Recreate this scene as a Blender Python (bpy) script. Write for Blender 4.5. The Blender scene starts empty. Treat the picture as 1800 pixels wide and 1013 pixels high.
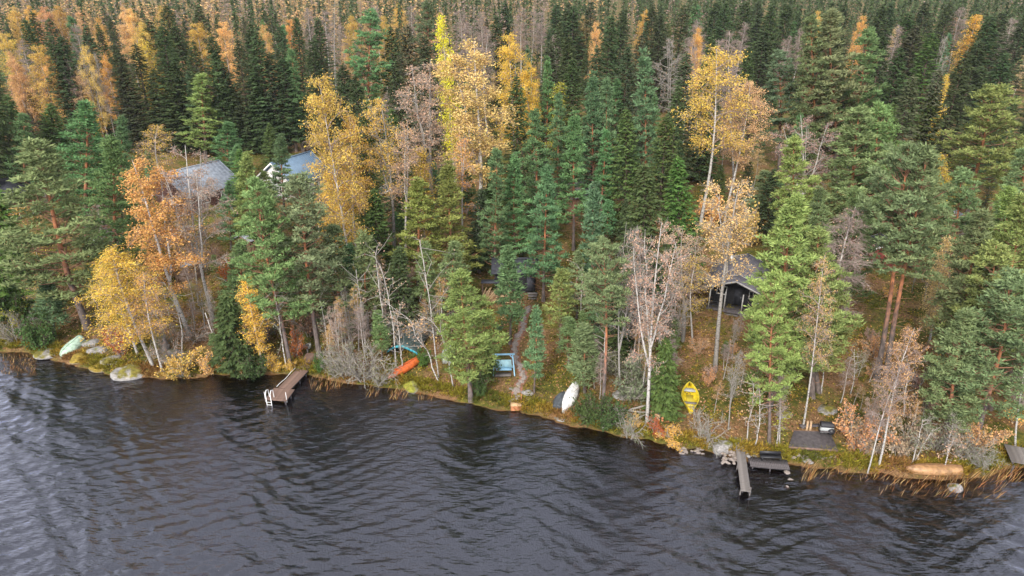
import bpy, math, random
import numpy as np
from mathutils import Vector, Matrix

# ------------------------------------------------------------------ camera, world, sun, exposure
scn = bpy.context.scene
COL = scn.collection
CAM_H = 36.5
PITCH = math.radians(25.0)
F = 1250.0                       # focal length in pixels of the 1800 px wide photograph
cam_d = bpy.data.cameras.new('camera')
cam = bpy.data.objects.new('camera', cam_d)
COL.objects.link(cam)
cam.location = (0, 0, CAM_H)
cam.rotation_euler = (math.pi / 2 - PITCH, 0, 0)
cam_d.sensor_width = 36.0
cam_d.lens = 36.0 * F / 1800.0
cam_d.clip_start = 0.5
cam_d.clip_end = 6000.0
scn.camera = cam

world = bpy.data.worlds.new('World')
scn.world = world
world.use_nodes = True
wn = world.node_tree.nodes
wl = world.node_tree.links
wn.clear()
w_out = wn.new('ShaderNodeOutputWorld')
w_bg = wn.new('ShaderNodeBackground')
w_sky = wn.new('ShaderNodeTexSky')
w_sky.sky_type = 'NISHITA'
w_sky.sun_disc = False
SUN_EL, SUN_ROT = math.radians(38), math.radians(200)
w_sky.sun_elevation = SUN_EL
w_sky.sun_rotation = SUN_ROT
w_sky.air_density = 1.2
w_sky.dust_density = 4.0
w_hs = wn.new('ShaderNodeHueSaturation')      # overcast: the blue of the sky is mostly veiled
w_hs.inputs['Saturation'].default_value = 0.38
wl.new(w_sky.outputs['Color'], w_hs.inputs['Color'])
w_tc = wn.new('ShaderNodeTexCoord')
w_map = wn.new('ShaderNodeMapping')
w_map.inputs['Scale'].default_value = (1.6, 1.6, 3.2)
w_nz = wn.new('ShaderNodeTexNoise')           # the cloud deck: brighter and darker banks all over the sky
w_nz.inputs['Scale'].default_value = 1.7
w_nz.inputs['Detail'].default_value = 5
w_cr = wn.new('ShaderNodeValToRGB')
w_cr.color_ramp.elements[0].position = 0.32
w_cr.color_ramp.elements[0].color = (4.4, 4.5, 5.0, 1)
w_cr.color_ramp.elements[1].position = 0.66
w_cr.color_ramp.elements[1].color = (7.7, 7.8, 8.4, 1)
w_mx = wn.new('ShaderNodeMix')
w_mx.data_type = 'RGBA'
w_mx.inputs[0].default_value = 0.8
wl.new(w_tc.outputs['Generated'], w_map.inputs[0])
wl.new(w_map.outputs[0], w_nz.inputs['Vector'])
wl.new(w_nz.outputs['Fac'], w_cr.inputs['Fac'])
wl.new(w_hs.outputs['Color'], w_mx.inputs[6])
wl.new(w_cr.outputs['Color'], w_mx.inputs[7])
wl.new(w_mx.outputs[2], w_bg.inputs['Color'])
w_bg.inputs['Strength'].default_value = 0.09
wl.new(w_bg.outputs['Background'], w_out.inputs['Surface'])

sun_d = bpy.data.lights.new('sun', 'SUN')
sun_d.energy = 1.5
sun_d.angle = math.radians(14)
sun_d.color = (1.0, 0.94, 0.85)
sun = bpy.data.objects.new('sun', sun_d)
COL.objects.link(sun)
# light comes from behind the camera, high up, a little from the left
sdir = Vector((math.sin(SUN_ROT) * math.cos(SUN_EL), math.cos(SUN_ROT) * math.cos(SUN_EL), math.sin(SUN_EL)))
sun.rotation_euler = sdir.to_track_quat('Z', 'Y').to_euler()

scn.view_settings.view_transform = 'Standard'
scn.view_settings.look = 'None'
scn.view_settings.gamma = 1.0
scn.view_settings.use_curve_mapping = False
scn.view_settings.exposure = 1.62
scn.cycles.max_bounces = 6
scn.cycles.diffuse_bounces = 3
scn.cycles.glossy_bounces = 2
scn.cycles.transmission_bounces = 4
scn.cycles.transparent_max_bounces = 6
scn.cycles.volume_bounces = 0

rnd = random.Random(11)
RNG = np.random.default_rng(7)

# ------------------------------------------------------------------ pixel <-> place
CP, SP = math.cos(PITCH), math.sin(PITCH)

def ray(px, py):
    a = (px - 900.0) / F
    b = (506.5 - py) / F
    return np.array([a, CP + b * SP, -SP + b * CP])

def proj(p):
    x, y, z = p[0], p[1], p[2] - CAM_H
    zc = y * CP - z * SP
    return 900 + F * x / zc, 506.5 - F * (y * SP + z * CP) / zc, zc

def flat(px, py, z=0.0):
    r = ray(px, py)
    t = (z - CAM_H) / r[2]
    return np.array([r[0] * t, r[1] * t, z])

SHORE_PX = [(0, 618), (40, 617), (70, 628), (105, 634), (150, 646), (200, 661), (260, 664), (330, 667), (380, 660), (440, 656),
            (500, 657), (545, 662), (600, 672), (660, 678), (700, 685), (750, 692), (800, 706), (850, 713), (900, 722),
            (950, 731), (1000, 747), (1050, 756), (1100, 766), (1150, 776), (1200, 788), (1240, 792), (1290, 804),
            (1340, 812), (1380, 815), (1450, 822), (1520, 832), (1580, 836), (1650, 842), (1700, 842), (1760, 828), (1800, 818)]
_sp = np.array([flat(a, b)[:2] for a, b in SHORE_PX])
_sx = np.concatenate([[-900, -160, -80], _sp[:, 0], [55, 90, 900]])
_sy = np.concatenate([[230, 100, 70], _sp[:, 1], [48, 44, -40]])

def noise2(x, y, s=1.0, seed=0.0):
    x = np.asarray(x, float) / s + seed * 7.31
    y = np.asarray(y, float) / s - seed * 3.17
    return (np.sin(x * 1.3 + 1.7 * np.sin(y * 0.9 + seed)) + np.sin(y * 1.7 + 1.3 * np.sin(x * 1.1 + 2.1)) +
            0.6 * np.sin(2.3 * x + 1.9 * y + 1.5 * np.sin(x * 0.7 - y))) / 2.6

def shore_d(x, y):
    return (np.asarray(y, float) - np.interp(x, _sx, _sy)) * 0.9 + 0.22 * noise2(x, y, 1.1, 3)

def terrain(x, y):
    d = shore_d(x, y)
    dp = np.maximum(d, 0)
    land = 0.42 * (1 - np.exp(-dp / 0.35)) + 2.4 * (1 - np.exp(-dp / 24)) + np.minimum(dp, 500) * 0.006
    land = land + (0.16 * noise2(x, y, 2.6, 1) + 0.35 * noise2(x, y, 9, 2)) * (1 - np.exp(-dp / 5))
    bed = np.maximum(np.minimum(d, 0) * 0.30, -2.2)
    return np.where(d > 0, land, bed)

def hit(px, py, dz=0.0):
    r = ray(px, py)
    ts = np.arange(20, 700, 0.25)
    P = r[None, :] * ts[:, None]
    P[:, 2] += CAM_H
    below = P[:, 2] < np.maximum(terrain(P[:, 0], P[:, 1]), 0) + dz
    i = int(np.argmax(below)) if below.any() else len(ts) - 1
    lo, hi = ts[max(i - 1, 0)], ts[i]
    for _ in range(12):
        m = (lo + hi) / 2
        q = r * m
        if q[2] + CAM_H < max(float(terrain(q[0], q[1])), 0) + dz: hi = m
        else: lo = m
    q = r * hi
    return np.array([q[0], q[1], max(float(terrain(q[0], q[1])), 0)])

def TZ(x, y):
    return float(terrain(x, y))

# ------------------------------------------------------------------ materials
def mat(name):
    m = bpy.data.materials.new(name)
    m.use_nodes = True
    m.node_tree.nodes.clear()
    return m, m.node_tree.nodes, m.node_tree.links

def simple(name, color, rough=0.7, var=0.25, scale=4.0, bump=0.2, metal=0.0, dark=None):
    m, n, l = mat(name)
    o = n.new('ShaderNodeOutputMaterial')
    p = n.new('ShaderNodeBsdfPrincipled')
    p.inputs['Roughness'].default_value = rough
    p.inputs['Metallic'].default_value = metal
    tc = n.new('ShaderNodeTexCoord')
    nz = n.new('ShaderNodeTexNoise')
    nz.inputs['Scale'].default_value = scale
    nz.inputs['Detail'].default_value = 6
    l.new(tc.outputs['Object'], nz.inputs['Vector'])
    r = n.new('ShaderNodeValToRGB')
    d = dark or tuple(c * (1 - var * 1.6) for c in color)
    r.color_ramp.elements[0].color = (*d, 1)
    r.color_ramp.elements[0].position = 0.3
    r.color_ramp.elements[1].color = (*[min(1, c * (1 + var * 0.5)) for c in color], 1)
    r.color_ramp.elements[1].position = 0.68
    l.new(nz.outputs['Fac'], r.inputs['Fac'])
    l.new(r.outputs['Color'], p.inputs['Base Color'])
    if bump:
        b = n.new('ShaderNodeBump')
        b.inputs['Strength'].default_value = bump
        b.inputs['Distance'].default_value = 0.03
        l.new(nz.outputs['Fac'], b.inputs['Height'])
        l.new(b.outputs['Normal'], p.inputs['Normal'])
    l.new(p.outputs['BSDF'], o.inputs['Surface'])
    return m

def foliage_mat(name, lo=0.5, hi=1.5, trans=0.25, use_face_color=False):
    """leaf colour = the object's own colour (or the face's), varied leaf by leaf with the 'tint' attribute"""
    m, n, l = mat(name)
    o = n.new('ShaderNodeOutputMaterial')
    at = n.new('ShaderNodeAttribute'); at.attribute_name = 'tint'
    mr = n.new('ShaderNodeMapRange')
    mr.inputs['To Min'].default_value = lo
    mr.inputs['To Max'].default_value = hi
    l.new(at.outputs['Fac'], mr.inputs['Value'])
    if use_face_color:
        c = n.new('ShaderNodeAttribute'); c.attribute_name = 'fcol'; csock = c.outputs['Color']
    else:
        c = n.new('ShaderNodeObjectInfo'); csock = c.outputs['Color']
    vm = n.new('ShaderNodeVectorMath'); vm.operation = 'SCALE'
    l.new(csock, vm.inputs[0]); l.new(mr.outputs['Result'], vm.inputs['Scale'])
    # the hue wanders a little from leaf to leaf
    hs = n.new('ShaderNodeHueSaturation')
    mh = n.new('ShaderNodeMapRange')
    mh.inputs['To Min'].default_value = 0.485; mh.inputs['To Max'].default_value = 0.515
    fr = n.new('ShaderNodeMath'); fr.operation = 'FRACT'
    mu = n.new('ShaderNodeMath'); mu.operation = 'MULTIPLY'; mu.inputs[1].default_value = 7.3
    l.new(at.outputs['Fac'], mu.inputs[0]); l.new(mu.outputs[0], fr.inputs[0]); l.new(fr.outputs[0], mh.inputs['Value'])
    l.new(mh.outputs['Result'], hs.inputs['Hue']); l.new(vm.outputs[0], hs.inputs['Color'])
    d = n.new('ShaderNodeBsdfDiffuse'); t = n.new('ShaderNodeBsdfTranslucent'); mx = n.new('ShaderNodeMixShader')
    l.new(hs.outputs['Color'], d.inputs['Color']); l.new(hs.outputs['Color'], t.inputs['Color'])
    mx.inputs['Fac'].default_value = trans
    l.new(d.outputs[0], mx.inputs[1]); l.new(t.outputs[0], mx.inputs[2])
    l.new(mx.outputs[0], o.inputs['Surface'])
    return m

M = {}
M['needle'] = foliage_mat('needles', 0.45, 1.6, 0.2)
M['leaf'] = foliage_mat('leaves', 0.55, 1.45, 0.3)
M['ground_leaf'] = foliage_mat('ground_leaves', 0.55, 1.45, 0.25, True)

def bark(name, low, high, z0, z1, spots=None):
    m, n, l = mat(name)
    o = n.new('ShaderNodeOutputMaterial'); p = n.new('ShaderNodeBsdfPrincipled')
    p.inputs['Roughness'].default_value = 0.85
    tc = n.new('ShaderNodeTexCoord'); sx = n.new('ShaderNodeSeparateXYZ')
    l.new(tc.outputs['Generated'], sx.inputs[0])
    mp = n.new('ShaderNodeMapping'); mp.inputs['Scale'].default_value = (3, 3, 5.0 if spots else 1.2)
    l.new(tc.outputs['Object'], mp.inputs[0])
    nz = n.new('ShaderNodeTexNoise'); nz.inputs['Scale'].default_value = 1.6; nz.inputs['Detail'].default_value = 5
    l.new(mp.outputs[0], nz.inputs['Vector'])
    ad = n.new('ShaderNodeMath'); ad.operation = 'MULTIPLY_ADD'; ad.inputs[1].default_value = 0.35
    l.new(nz.outputs['Fac'], ad.inputs[0]); l.new(sx.outputs['Z'], ad.inputs[2])
    r = n.new('ShaderNodeValToRGB')
    r.color_ramp.elements[0].color = (*low, 1); r.color_ramp.elements[0].position = z0 + 0.17
    r.color_ramp.elements[1].color = (*high, 1); r.color_ramp.elements[1].position = z1 + 0.17
    l.new(ad.outputs[0], r.inputs['Fac'])
    r2 = n.new('ShaderNodeValToRGB')
    if spots:
        r2.color_ramp.elements[0].color = (*spots, 1); r2.color_ramp.elements[0].position = 0.36
        r2.color_ramp.elements[1].color = (1, 1, 1, 1); r2.color_ramp.elements[1].position = 0.47
    else:
        r2.color_ramp.elements[0].color = (0.5, 0.5, 0.5, 1); r2.color_ramp.elements[0].position = 0.35
        r2.color_ramp.elements[1].color = (1.15, 1.12, 1.1, 1); r2.color_ramp.elements[1].position = 0.62
    l.new(nz.outputs['Fac'], r2.inputs['Fac'])
    mm = n.new('ShaderNodeMix'); mm.data_type = 'RGBA'; mm.blend_type = 'MULTIPLY'; mm.inputs[0].default_value = 1
    l.new(r.outputs['Color'], mm.inputs[6]); l.new(r2.outputs['Color'], mm.inputs[7])
    l.new(mm.outputs[2], p.inputs['Base Color'])
    l.new(p.outputs[0], o.inputs['Surface'])
    return m

M['bark_pine'] = bark('pine_bark', (0.13, 0.105, 0.095), (0.33, 0.13, 0.055), 0.22, 0.5)
M['bark_spruce'] = bark('spruce_bark', (0.14, 0.11, 0.09), (0.16, 0.11, 0.08), 0.1, 0.9)
M['bark_birch'] = bark('birch_bark', (0.36, 0.345, 0.32), (0.47, 0.44, 0.40), 0.05, 0.6, (0.22, 0.19, 0.17))
M['bark_grey'] = bark('grey_bark', (0.24, 0.225, 0.205), (0.29, 0.265, 0.235), 0.1, 0.8, (0.45, 0.42, 0.4))
M['twig_birch'] = simple('birch_twigs', (0.30, 0.23, 0.20), 0.9, 0.2, 2, 0)
M['twig_pale'] = simple('pale_twigs', (0.31, 0.28, 0.245), 0.9, 0.2, 2, 0)
M['twig_pine'] = simple('pine_branches', (0.26, 0.13, 0.075), 0.9, 0.2, 2, 0)
M['twig_spruce'] = simple('spruce_branches', (0.12, 0.09, 0.065), 0.9, 0.2, 2, 0)

# ------------------------------------------------------------------ mesh building with numpy
class MB:
    def __init__(s):
        s.v = []; s.f = {3: [], 4: []}; s.t = {3: [], 4: []}; s.m = {3: [], 4: []}; s.c = {3: [], 4: []}; s.n = 0
    def add(s, v, f, tint=None, mi=0, col=None):
        v = np.asarray(v, np.float64).reshape(-1, 3); f = np.asarray(f, np.int64)
        k = f.shape[1]
        s.v.append(v); s.f[k].append(f + s.n); s.n += len(v)
        s.t[k].append(np.full(len(f), 0.5) if tint is None else np.broadcast_to(np.asarray(tint, float), (len(f),)))
        s.m[k].append(np.full(len(f), mi))
        s.c[k].append(np.full((len(f), 3), 0.5) if col is None else np.broadcast_to(np.asarray(col, float), (len(f), 3)))
        return s
    def leaves(s, C, U, V, tint, mi=0, col=None):
        n = len(C)
        v = np.stack([C - U, C + V - 0.15 * U, C + U, C - V - 0.15 * U], 1).reshape(-1, 3)
        return s.add(v, np.arange(n * 4).reshape(n, 4), tint, mi, col)
    def segs(s, P0, P1, R0, R1, sides=3, mi=0, col=None):
        P0 = np.asarray(P0, float); P1 = np.asarray(P1, float)
        n = len(P0)
        if n == 0: return s
        R0 = np.broadcast_to(np.asarray(R0, float), (n,)); R1 = np.broadcast_to(np.asarray(R1, float), (n,))
        d = P1 - P0
        d = d / (np.linalg.norm(d, axis=1, keepdims=True) + 1e-9)
        ref = np.where(np.abs(d[:, 2:3]) > 0.9, np.array([[1., 0, 0]]), np.array([[0, 0, 1.]]))
        a = np.cross(d, ref); a /= np.linalg.norm(a, axis=1, keepdims=True) + 1e-9
        b = np.cross(d, a)
        an = np.arange(sides) * 2 * math.pi / sides
        ring = a[:, None, :] * np.cos(an)[None, :, None] + b[:, None, :] * np.sin(an)[None, :, None]
        v = np.concatenate([P0[:, None] + ring * R0[:, None, None], P1[:, None] + ring * R1[:, None, None]], 1)
        base = (np.arange(n) * 2 * sides)[:, None, None]
        i = np.arange(sides); j = (i + 1) % sides
        f = np.stack([i, i + sides, j + sides, j], 1)[None] + base
        return s.add(v.reshape(-1, 3), f.reshape(-1, 4), None, mi, col)
    def tube(s, P, R, sides=8, mi=0, cap=True, col=None):
        P = np.asarray(P, float); R = np.asarray(R, float)
        d = np.gradient(P, axis=0)
        d /= np.linalg.norm(d, axis=1, keepdims=True) + 1e-9
        ref = np.array([1., 0.1, 0]) if abs(d[0][2]) > 0.7 else np.array([0, 0.1, 1.])
        a = np.cross(d, ref); a /= np.linalg.norm(a, axis=1, keepdims=True) + 1e-9
        b = np.cross(d, a)
        an = np.arange(sides) * 2 * math.pi / sides
        ring = a[:, None] * np.cos(an)[None, :, None] + b[:, None] * np.sin(an)[None, :, None]
        v = (P[:, None] + ring * R[:, None, None]).reshape(-1, 3)
        m = len(P)
        i = np.arange(sides); j = (i + 1) % sides
        f = np.concatenate([np.stack([i + k * sides, j + k * sides, j + (k + 1) * sides, i + (k + 1) * sides], 1) for k in range(m - 1)])
        s.add(v, f, None, mi, col)
        if cap:
            for k, c in ((0, P[0]), (m - 1, P[-1])):
                vv = np.vstack([v[k * sides:(k + 1) * sides], c[None]])
                ff = np.stack([j, i, np.full(sides, sides)], 1) if k == 0 else np.stack([i, j, np.full(sides, sides)], 1)
                s.add(vv, ff, None, mi, col)
        return s
    def box(s, c, size, rz=0.0, mi=0, col=None, rx=0.0, ry=0.0):
        x, y, z = [q / 2 for q in size]
        v = np.array([[-x, -y, -z], [x, -y, -z], [x, y, -z], [-x, y, -z], [-x, -y, z], [x, -y, z], [x, y, z], [-x, y, z]])
        Rm = np.array(Matrix.Rotation(rz, 3, 'Z') @ Matrix.Rotation(ry, 3, 'Y') @ Matrix.Rotation(rx, 3, 'X'))
        v = v @ Rm.T + np.asarray(c, float)
        f = [[0, 3, 2, 1], [4, 5, 6, 7], [0, 1, 5, 4], [1, 2, 6, 5], [2, 3, 7, 6], [3, 0, 4, 7]]
        return s.add(v, f, None, mi, col)
    def poly(s, v, faces, mi=0):
        for f in faces:
            s.add(np.asarray(v, float)[list(f)], [list(range(len(f)))], None, mi)
        return s
    def xf(s, fn):
        s.v = [fn(v) for v in s.v]; return s
    def mesh(s, name, mats, smooth=False, attrs=True):
        me = bpy.data.meshes.new(name)
        v = np.concatenate(s.v) if s.v else np.zeros((0, 3))
        me.vertices.add(len(v)); me.vertices.foreach_set('co', v.ravel().astype(np.float32))
        loops, starts, tot, mi, ti, co = [], [], [], [], [], []
        pos = 0
        for k in (3, 4):
            if not s.f[k]: continue
            f = np.concatenate(s.f[k])
            loops.append(f.ravel()); starts.append(pos + np.arange(len(f)) * k); tot.append(np.full(len(f), k)); pos += len(f) * k
            mi.append(np.concatenate(s.m[k])); ti.append(np.concatenate(s.t[k])); co.append(np.concatenate(s.c[k]))
        if loops:
            lp = np.concatenate(loops)
            me.loops.add(len(lp)); me.loops.foreach_set('vertex_index', lp.astype(np.int32))
            st = np.concatenate(starts)
            me.polygons.add(len(st)); me.polygons.foreach_set('loop_start', st.astype(np.int32))
            me.polygons.foreach_set('material_index', np.concatenate(mi).astype(np.int32))
            if smooth: me.polygons.foreach_set('use_smooth', np.ones(len(st), bool))
            if attrs:
                a = me.attributes.new('tint', 'FLOAT', 'FACE'); a.data.foreach_set('value', np.concatenate(ti).astype(np.float32))
                if attrs == 'col':
                    a = me.attributes.new('fcol', 'FLOAT_COLOR', 'FACE')
                    c4 = np.concatenate([np.concatenate(co), np.ones((len(st), 1))], 1)
                    a.data.foreach_set('color', c4.ravel().astype(np.float32))
        me.update(calc_edges=True)
        for m in (mats if isinstance(mats, (list, tuple)) else [mats]): me.materials.append(m)
        return me

def link(name, data, parent=None, loc=None, color=None):
    o = bpy.data.objects.new(name, data)
    COL.objects.link(o)
    if parent is not None: o.parent = parent
    if loc is not None: o.location = loc
    if color is not None: o.color = (*color, 1)
    return o

def tag(o, label=None, cat=None, group=None, kind=None):
    if label: o['label'] = label
    if cat: o['category'] = cat
    if group: o['group'] = group
    if kind: o['kind'] = kind
    return o

def empty(name, loc, rz=0.0, label=None, cat=None, group=None):
    o = bpy.data.objects.new(name, None)
    o.empty_display_size = 0.3
    COL.objects.link(o)
    o.location = loc; o.rotation_euler = (0, 0, rz)
    return tag(o, label, cat, group)

def unit(v):
    return v / (np.linalg.norm(v, axis=-1, keepdims=True) + 1e-9)

# ------------------------------------------------------------------ setting: terrain and lake
def grid_mesh(name, xs, ys, zf, material, smooth=True):
    X, Y = np.meshgrid(xs, ys)
    Z = zf(X, Y)
    v = np.stack([X, Y, Z], -1).reshape(-1, 3)
    nx, ny = len(xs), len(ys)
    i, j = np.meshgrid(np.arange(nx - 1), np.arange(ny - 1))
    a = (j * nx + i).ravel()
    f = np.stack([a, a + 1, a + nx + 1, a + nx], 1)
    return MB().add(v, f).mesh(name, material, smooth, attrs=False)

def graded(lo, a, b, hi, fine, n):
    left = a - np.geomspace(fine, a - lo, n)[::-1] if lo < a else np.array([])
    right = b + np.geomspace(fine, hi - b, n) if hi > b else np.array([])
    return np.concatenate([left, np.arange(a, b + fine * .5, fine), right])

def ground_mat():
    m, n, l = mat('forest_floor')
    o = n.new('ShaderNodeOutputMaterial'); p = n.new('ShaderNodeBsdfPrincipled'); p.inputs['Roughness'].default_value = 0.95
    p.inputs['Specular IOR Level'].default_value = 0.1
    g = n.new('ShaderNodeNewGeometry')
    def nz(scale, det=6):
        q = n.new('ShaderNodeTexNoise'); q.inputs['Scale'].default_value = scale; q.inputs['Detail'].default_value = det
        q.inputs['Roughness'].default_value = 0.65
        l.new(g.outputs['Position'], q.inputs['Vector']); return q.outputs['Fac']
    def ramp(fac, els):
        r = n.new('ShaderNodeValToRGB')
        while len(r.color_ramp.elements) < len(els): r.color_ramp.elements.new(0.5)
        for e, (pos, c) in zip(r.color_ramp.elements, els): e.position = pos; e.color = (*c, 1)
        l.new(fac, r.inputs['Fac']); return r.outputs['Color']
    def mix(fac, a, b, mode='MIX'):
        q = n.new('ShaderNodeMix'); q.data_type = 'RGBA'; q.blend_type = mode
        if hasattr(fac, 'links'): l.new(fac, q.inputs[0])
        else: q.inputs[0].default_value = fac
        l.new(a, q.inputs[6]); l.new(b, q.inputs[7]); return q.outputs[2]
    moss = ramp(nz(2.3), [(0.3, (0.035, 0.045, 0.012)), (0.5, (0.085, 0.088, 0.018)), (0.7, (0.20, 0.165, 0.035))])
    litter = ramp(nz(5.0), [(0.3, (0.06, 0.035, 0.02)), (0.5, (0.20, 0.115, 0.055)), (0.72, (0.32, 0.19, 0.095))])
    sel = ramp(nz(0.22, 4), [(0.44, (0, 0, 0)), (0.58, (1, 1, 1))])
    c = mix(sel, moss, litter)
    fine = ramp(nz(14.0, 3), [(0.3, (0.55, 0.55, 0.55)), (0.7, (1.3, 1.3, 1.3))])
    c = mix(1.0, c, fine, 'MULTIPLY')
    # lake bed: red brown silt, dark peat deeper, painted blacker for light lost in the water
    sx = n.new('ShaderNodeSeparateXYZ'); l.new(g.outputs['Position'], sx.inputs[0])
    mr = n.new('ShaderNodeMapRange'); mr.inputs['From Min'].default_value = -1.5; mr.inputs['From Max'].default_value = 0.02
    l.new(sx.outputs['Z'], mr.inputs['Value'])
    bedc = ramp(mr.outputs['Result'], [(0.0, (0.004, 0.003, 0.003)), (0.55, (0.018, 0.009, 0.006)), (0.85, (0.075, 0.032, 0.014)), (1.0, (0.13, 0.07, 0.03))])
    mr2 = n.new('ShaderNodeMapRange'); mr2.inputs['From Min'].default_value = -0.02; mr2.inputs['From Max'].default_value = 0.08
    l.new(sx.outputs['Z'], mr2.inputs['Value'])
    c = mix(mr2.outputs['Result'], bedc, c)
    l.new(c, p.inputs['Base Color'])
    b = n.new('ShaderNodeBump'); b.inputs['Strength'].default_value = 0.7; b.inputs['Distance'].default_value = 0.15
    l.new(nz(6.0), b.inputs['Height']); l.new(b.outputs['Normal'], p.inputs['Normal'])
    l.new(p.outputs[0], o.inputs['Surface'])
    return m

xs = graded(-1500, -75, 62, 1500, 0.6, 26)
ys = graded(-260, 38, 150, 2600, 0.6, 26)
ground = link('ground', grid_mesh('ground', xs, ys, lambda X, Y: terrain(X, Y), ground_mat()))
tag(ground, 'forest floor of moss and fallen leaves sloping down into the lake', 'ground', kind='structure')

def water_mat():
    m, n, l = mat('lake_water')
    o = n.new('ShaderNodeOutputMaterial')
    gl = n.new('ShaderNodeBsdfGlossy'); gl.inputs['Roughness'].default_value = 0.03
    gl.inputs['Color'].default_value = (0.82, 0.84, 0.97, 1)
    tr = n.new('ShaderNodeBsdfTransparent'); tr.inputs['Color'].default_value = (0.42, 0.27, 0.18, 1)
    fr = n.new('ShaderNodeFresnel'); fr.inputs['IOR'].default_value = 1.5
    g = n.new('ShaderNodeNewGeometry')
    mp = n.new('ShaderNodeMapping'); mp.inputs['Rotation'].default_value = (0, 0, 0.4); mp.inputs['Scale'].default_value = (0.55, 1.6, 1)
    l.new(g.outputs['Position'], mp.inputs[0])
    nz = n.new('ShaderNodeTexNoise'); nz.inputs['Scale'].default_value = 2.4; nz.inputs['Detail'].default_value = 4
    l.new(mp.outputs[0], nz.inputs['Vector'])
    b = n.new('ShaderNodeBump'); b.inputs['Strength'].default_value = 1.0; b.inputs['Distance'].default_value = 0.095
    l.new(nz.outputs['Fac'], b.inputs['Height'])
    l.new(b.outputs['Normal'], gl.inputs['Normal']); l.new(b.outputs['Normal'], fr.inputs['Normal'])
    mul = n.new('ShaderNodeMath'); mul.operation = 'MULTIPLY'; mul.use_clamp = True; mul.inputs[1].default_value = 2.25
    l.new(fr.outputs[0], mul.inputs[0])
    mx = n.new('ShaderNodeMixShader')
    l.new(mul.outputs[0], mx.inputs['Fac']); l.new(tr.outputs[0], mx.inputs[1]); l.new(gl.outputs[0], mx.inputs[2])
    l.new(mx.outputs[0], o.inputs['Surface'])
    return m

def waves(X, Y):
    h = np.zeros_like(X)
    wx = X + 1.2 * noise2(X, Y, 7, 5); wy = Y + 1.2 * noise2(X, Y, 6, 8)
    rg = np.random.default_rng(3)
    for k in range(30):
        lam = 0.55 * 1.17 ** (k % 12) * rg.uniform(0.85, 1.15)
        th = rg.normal(0.40, 0.38)            # crests run nearly along the shore, dipping to the right
        kx, ky = math.sin(th) * 2 * math.pi / lam, math.cos(th) * 2 * math.pi / lam
        amp = 0.0098 * lam ** 0.68 * rg.uniform(0.6, 1.2)
        h += amp * np.sin(kx * wx + ky * wy + rg.uniform(0, 6.28))
    gust = 0.95 + 0.6 * noise2(X + 0.8 * Y, Y, 11, 4)
    calm = 1 - 0.5 * np.exp(-np.maximum(-shore_d(X, Y), 0) / 3.0)
    far = np.exp(-np.maximum(np.abs(X) - 90, 0) / 30)
    return h * gust * calm * far
wx = graded(-1500, -66, 56, 1500, 0.17, 26)
wy = graded(-260, 14, 76, 300, 0.17, 24)
lake = link('lake_water', grid_mesh('lake_water', wx, wy, waves, water_mat()))
tag(lake, 'dark brown lake water ruffled by wind ripples', 'water', kind='structure')

# ------------------------------------------------------------------ tree prototypes
def scatter_dirs(n, rg):
    v = rg.normal(size=(n, 3)); return unit(v)

def trunk_path(H, rg, wob=0.015, n=11):
    t = np.linspace(0, 1, n)
    a, b = rg.uniform(0, 6.28, 2)
    w = wob * H
    x = w * np.sin(t * rg.uniform(2, 5) + a) ; y = w * np.sin(t * rg.uniform(2, 5) + b)
    x -= x[0]; y -= y[0]
    x -= t * x[-1]; y -= t * y[-1]
    return np.stack([x, y, t * H], 1)

def at_z(P, z):
    return np.stack([np.interp(z, P[:, 2], P[:, 0]), np.interp(z, P[:, 2], P[:, 1]), np.asarray(z, float)], -1)

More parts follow.
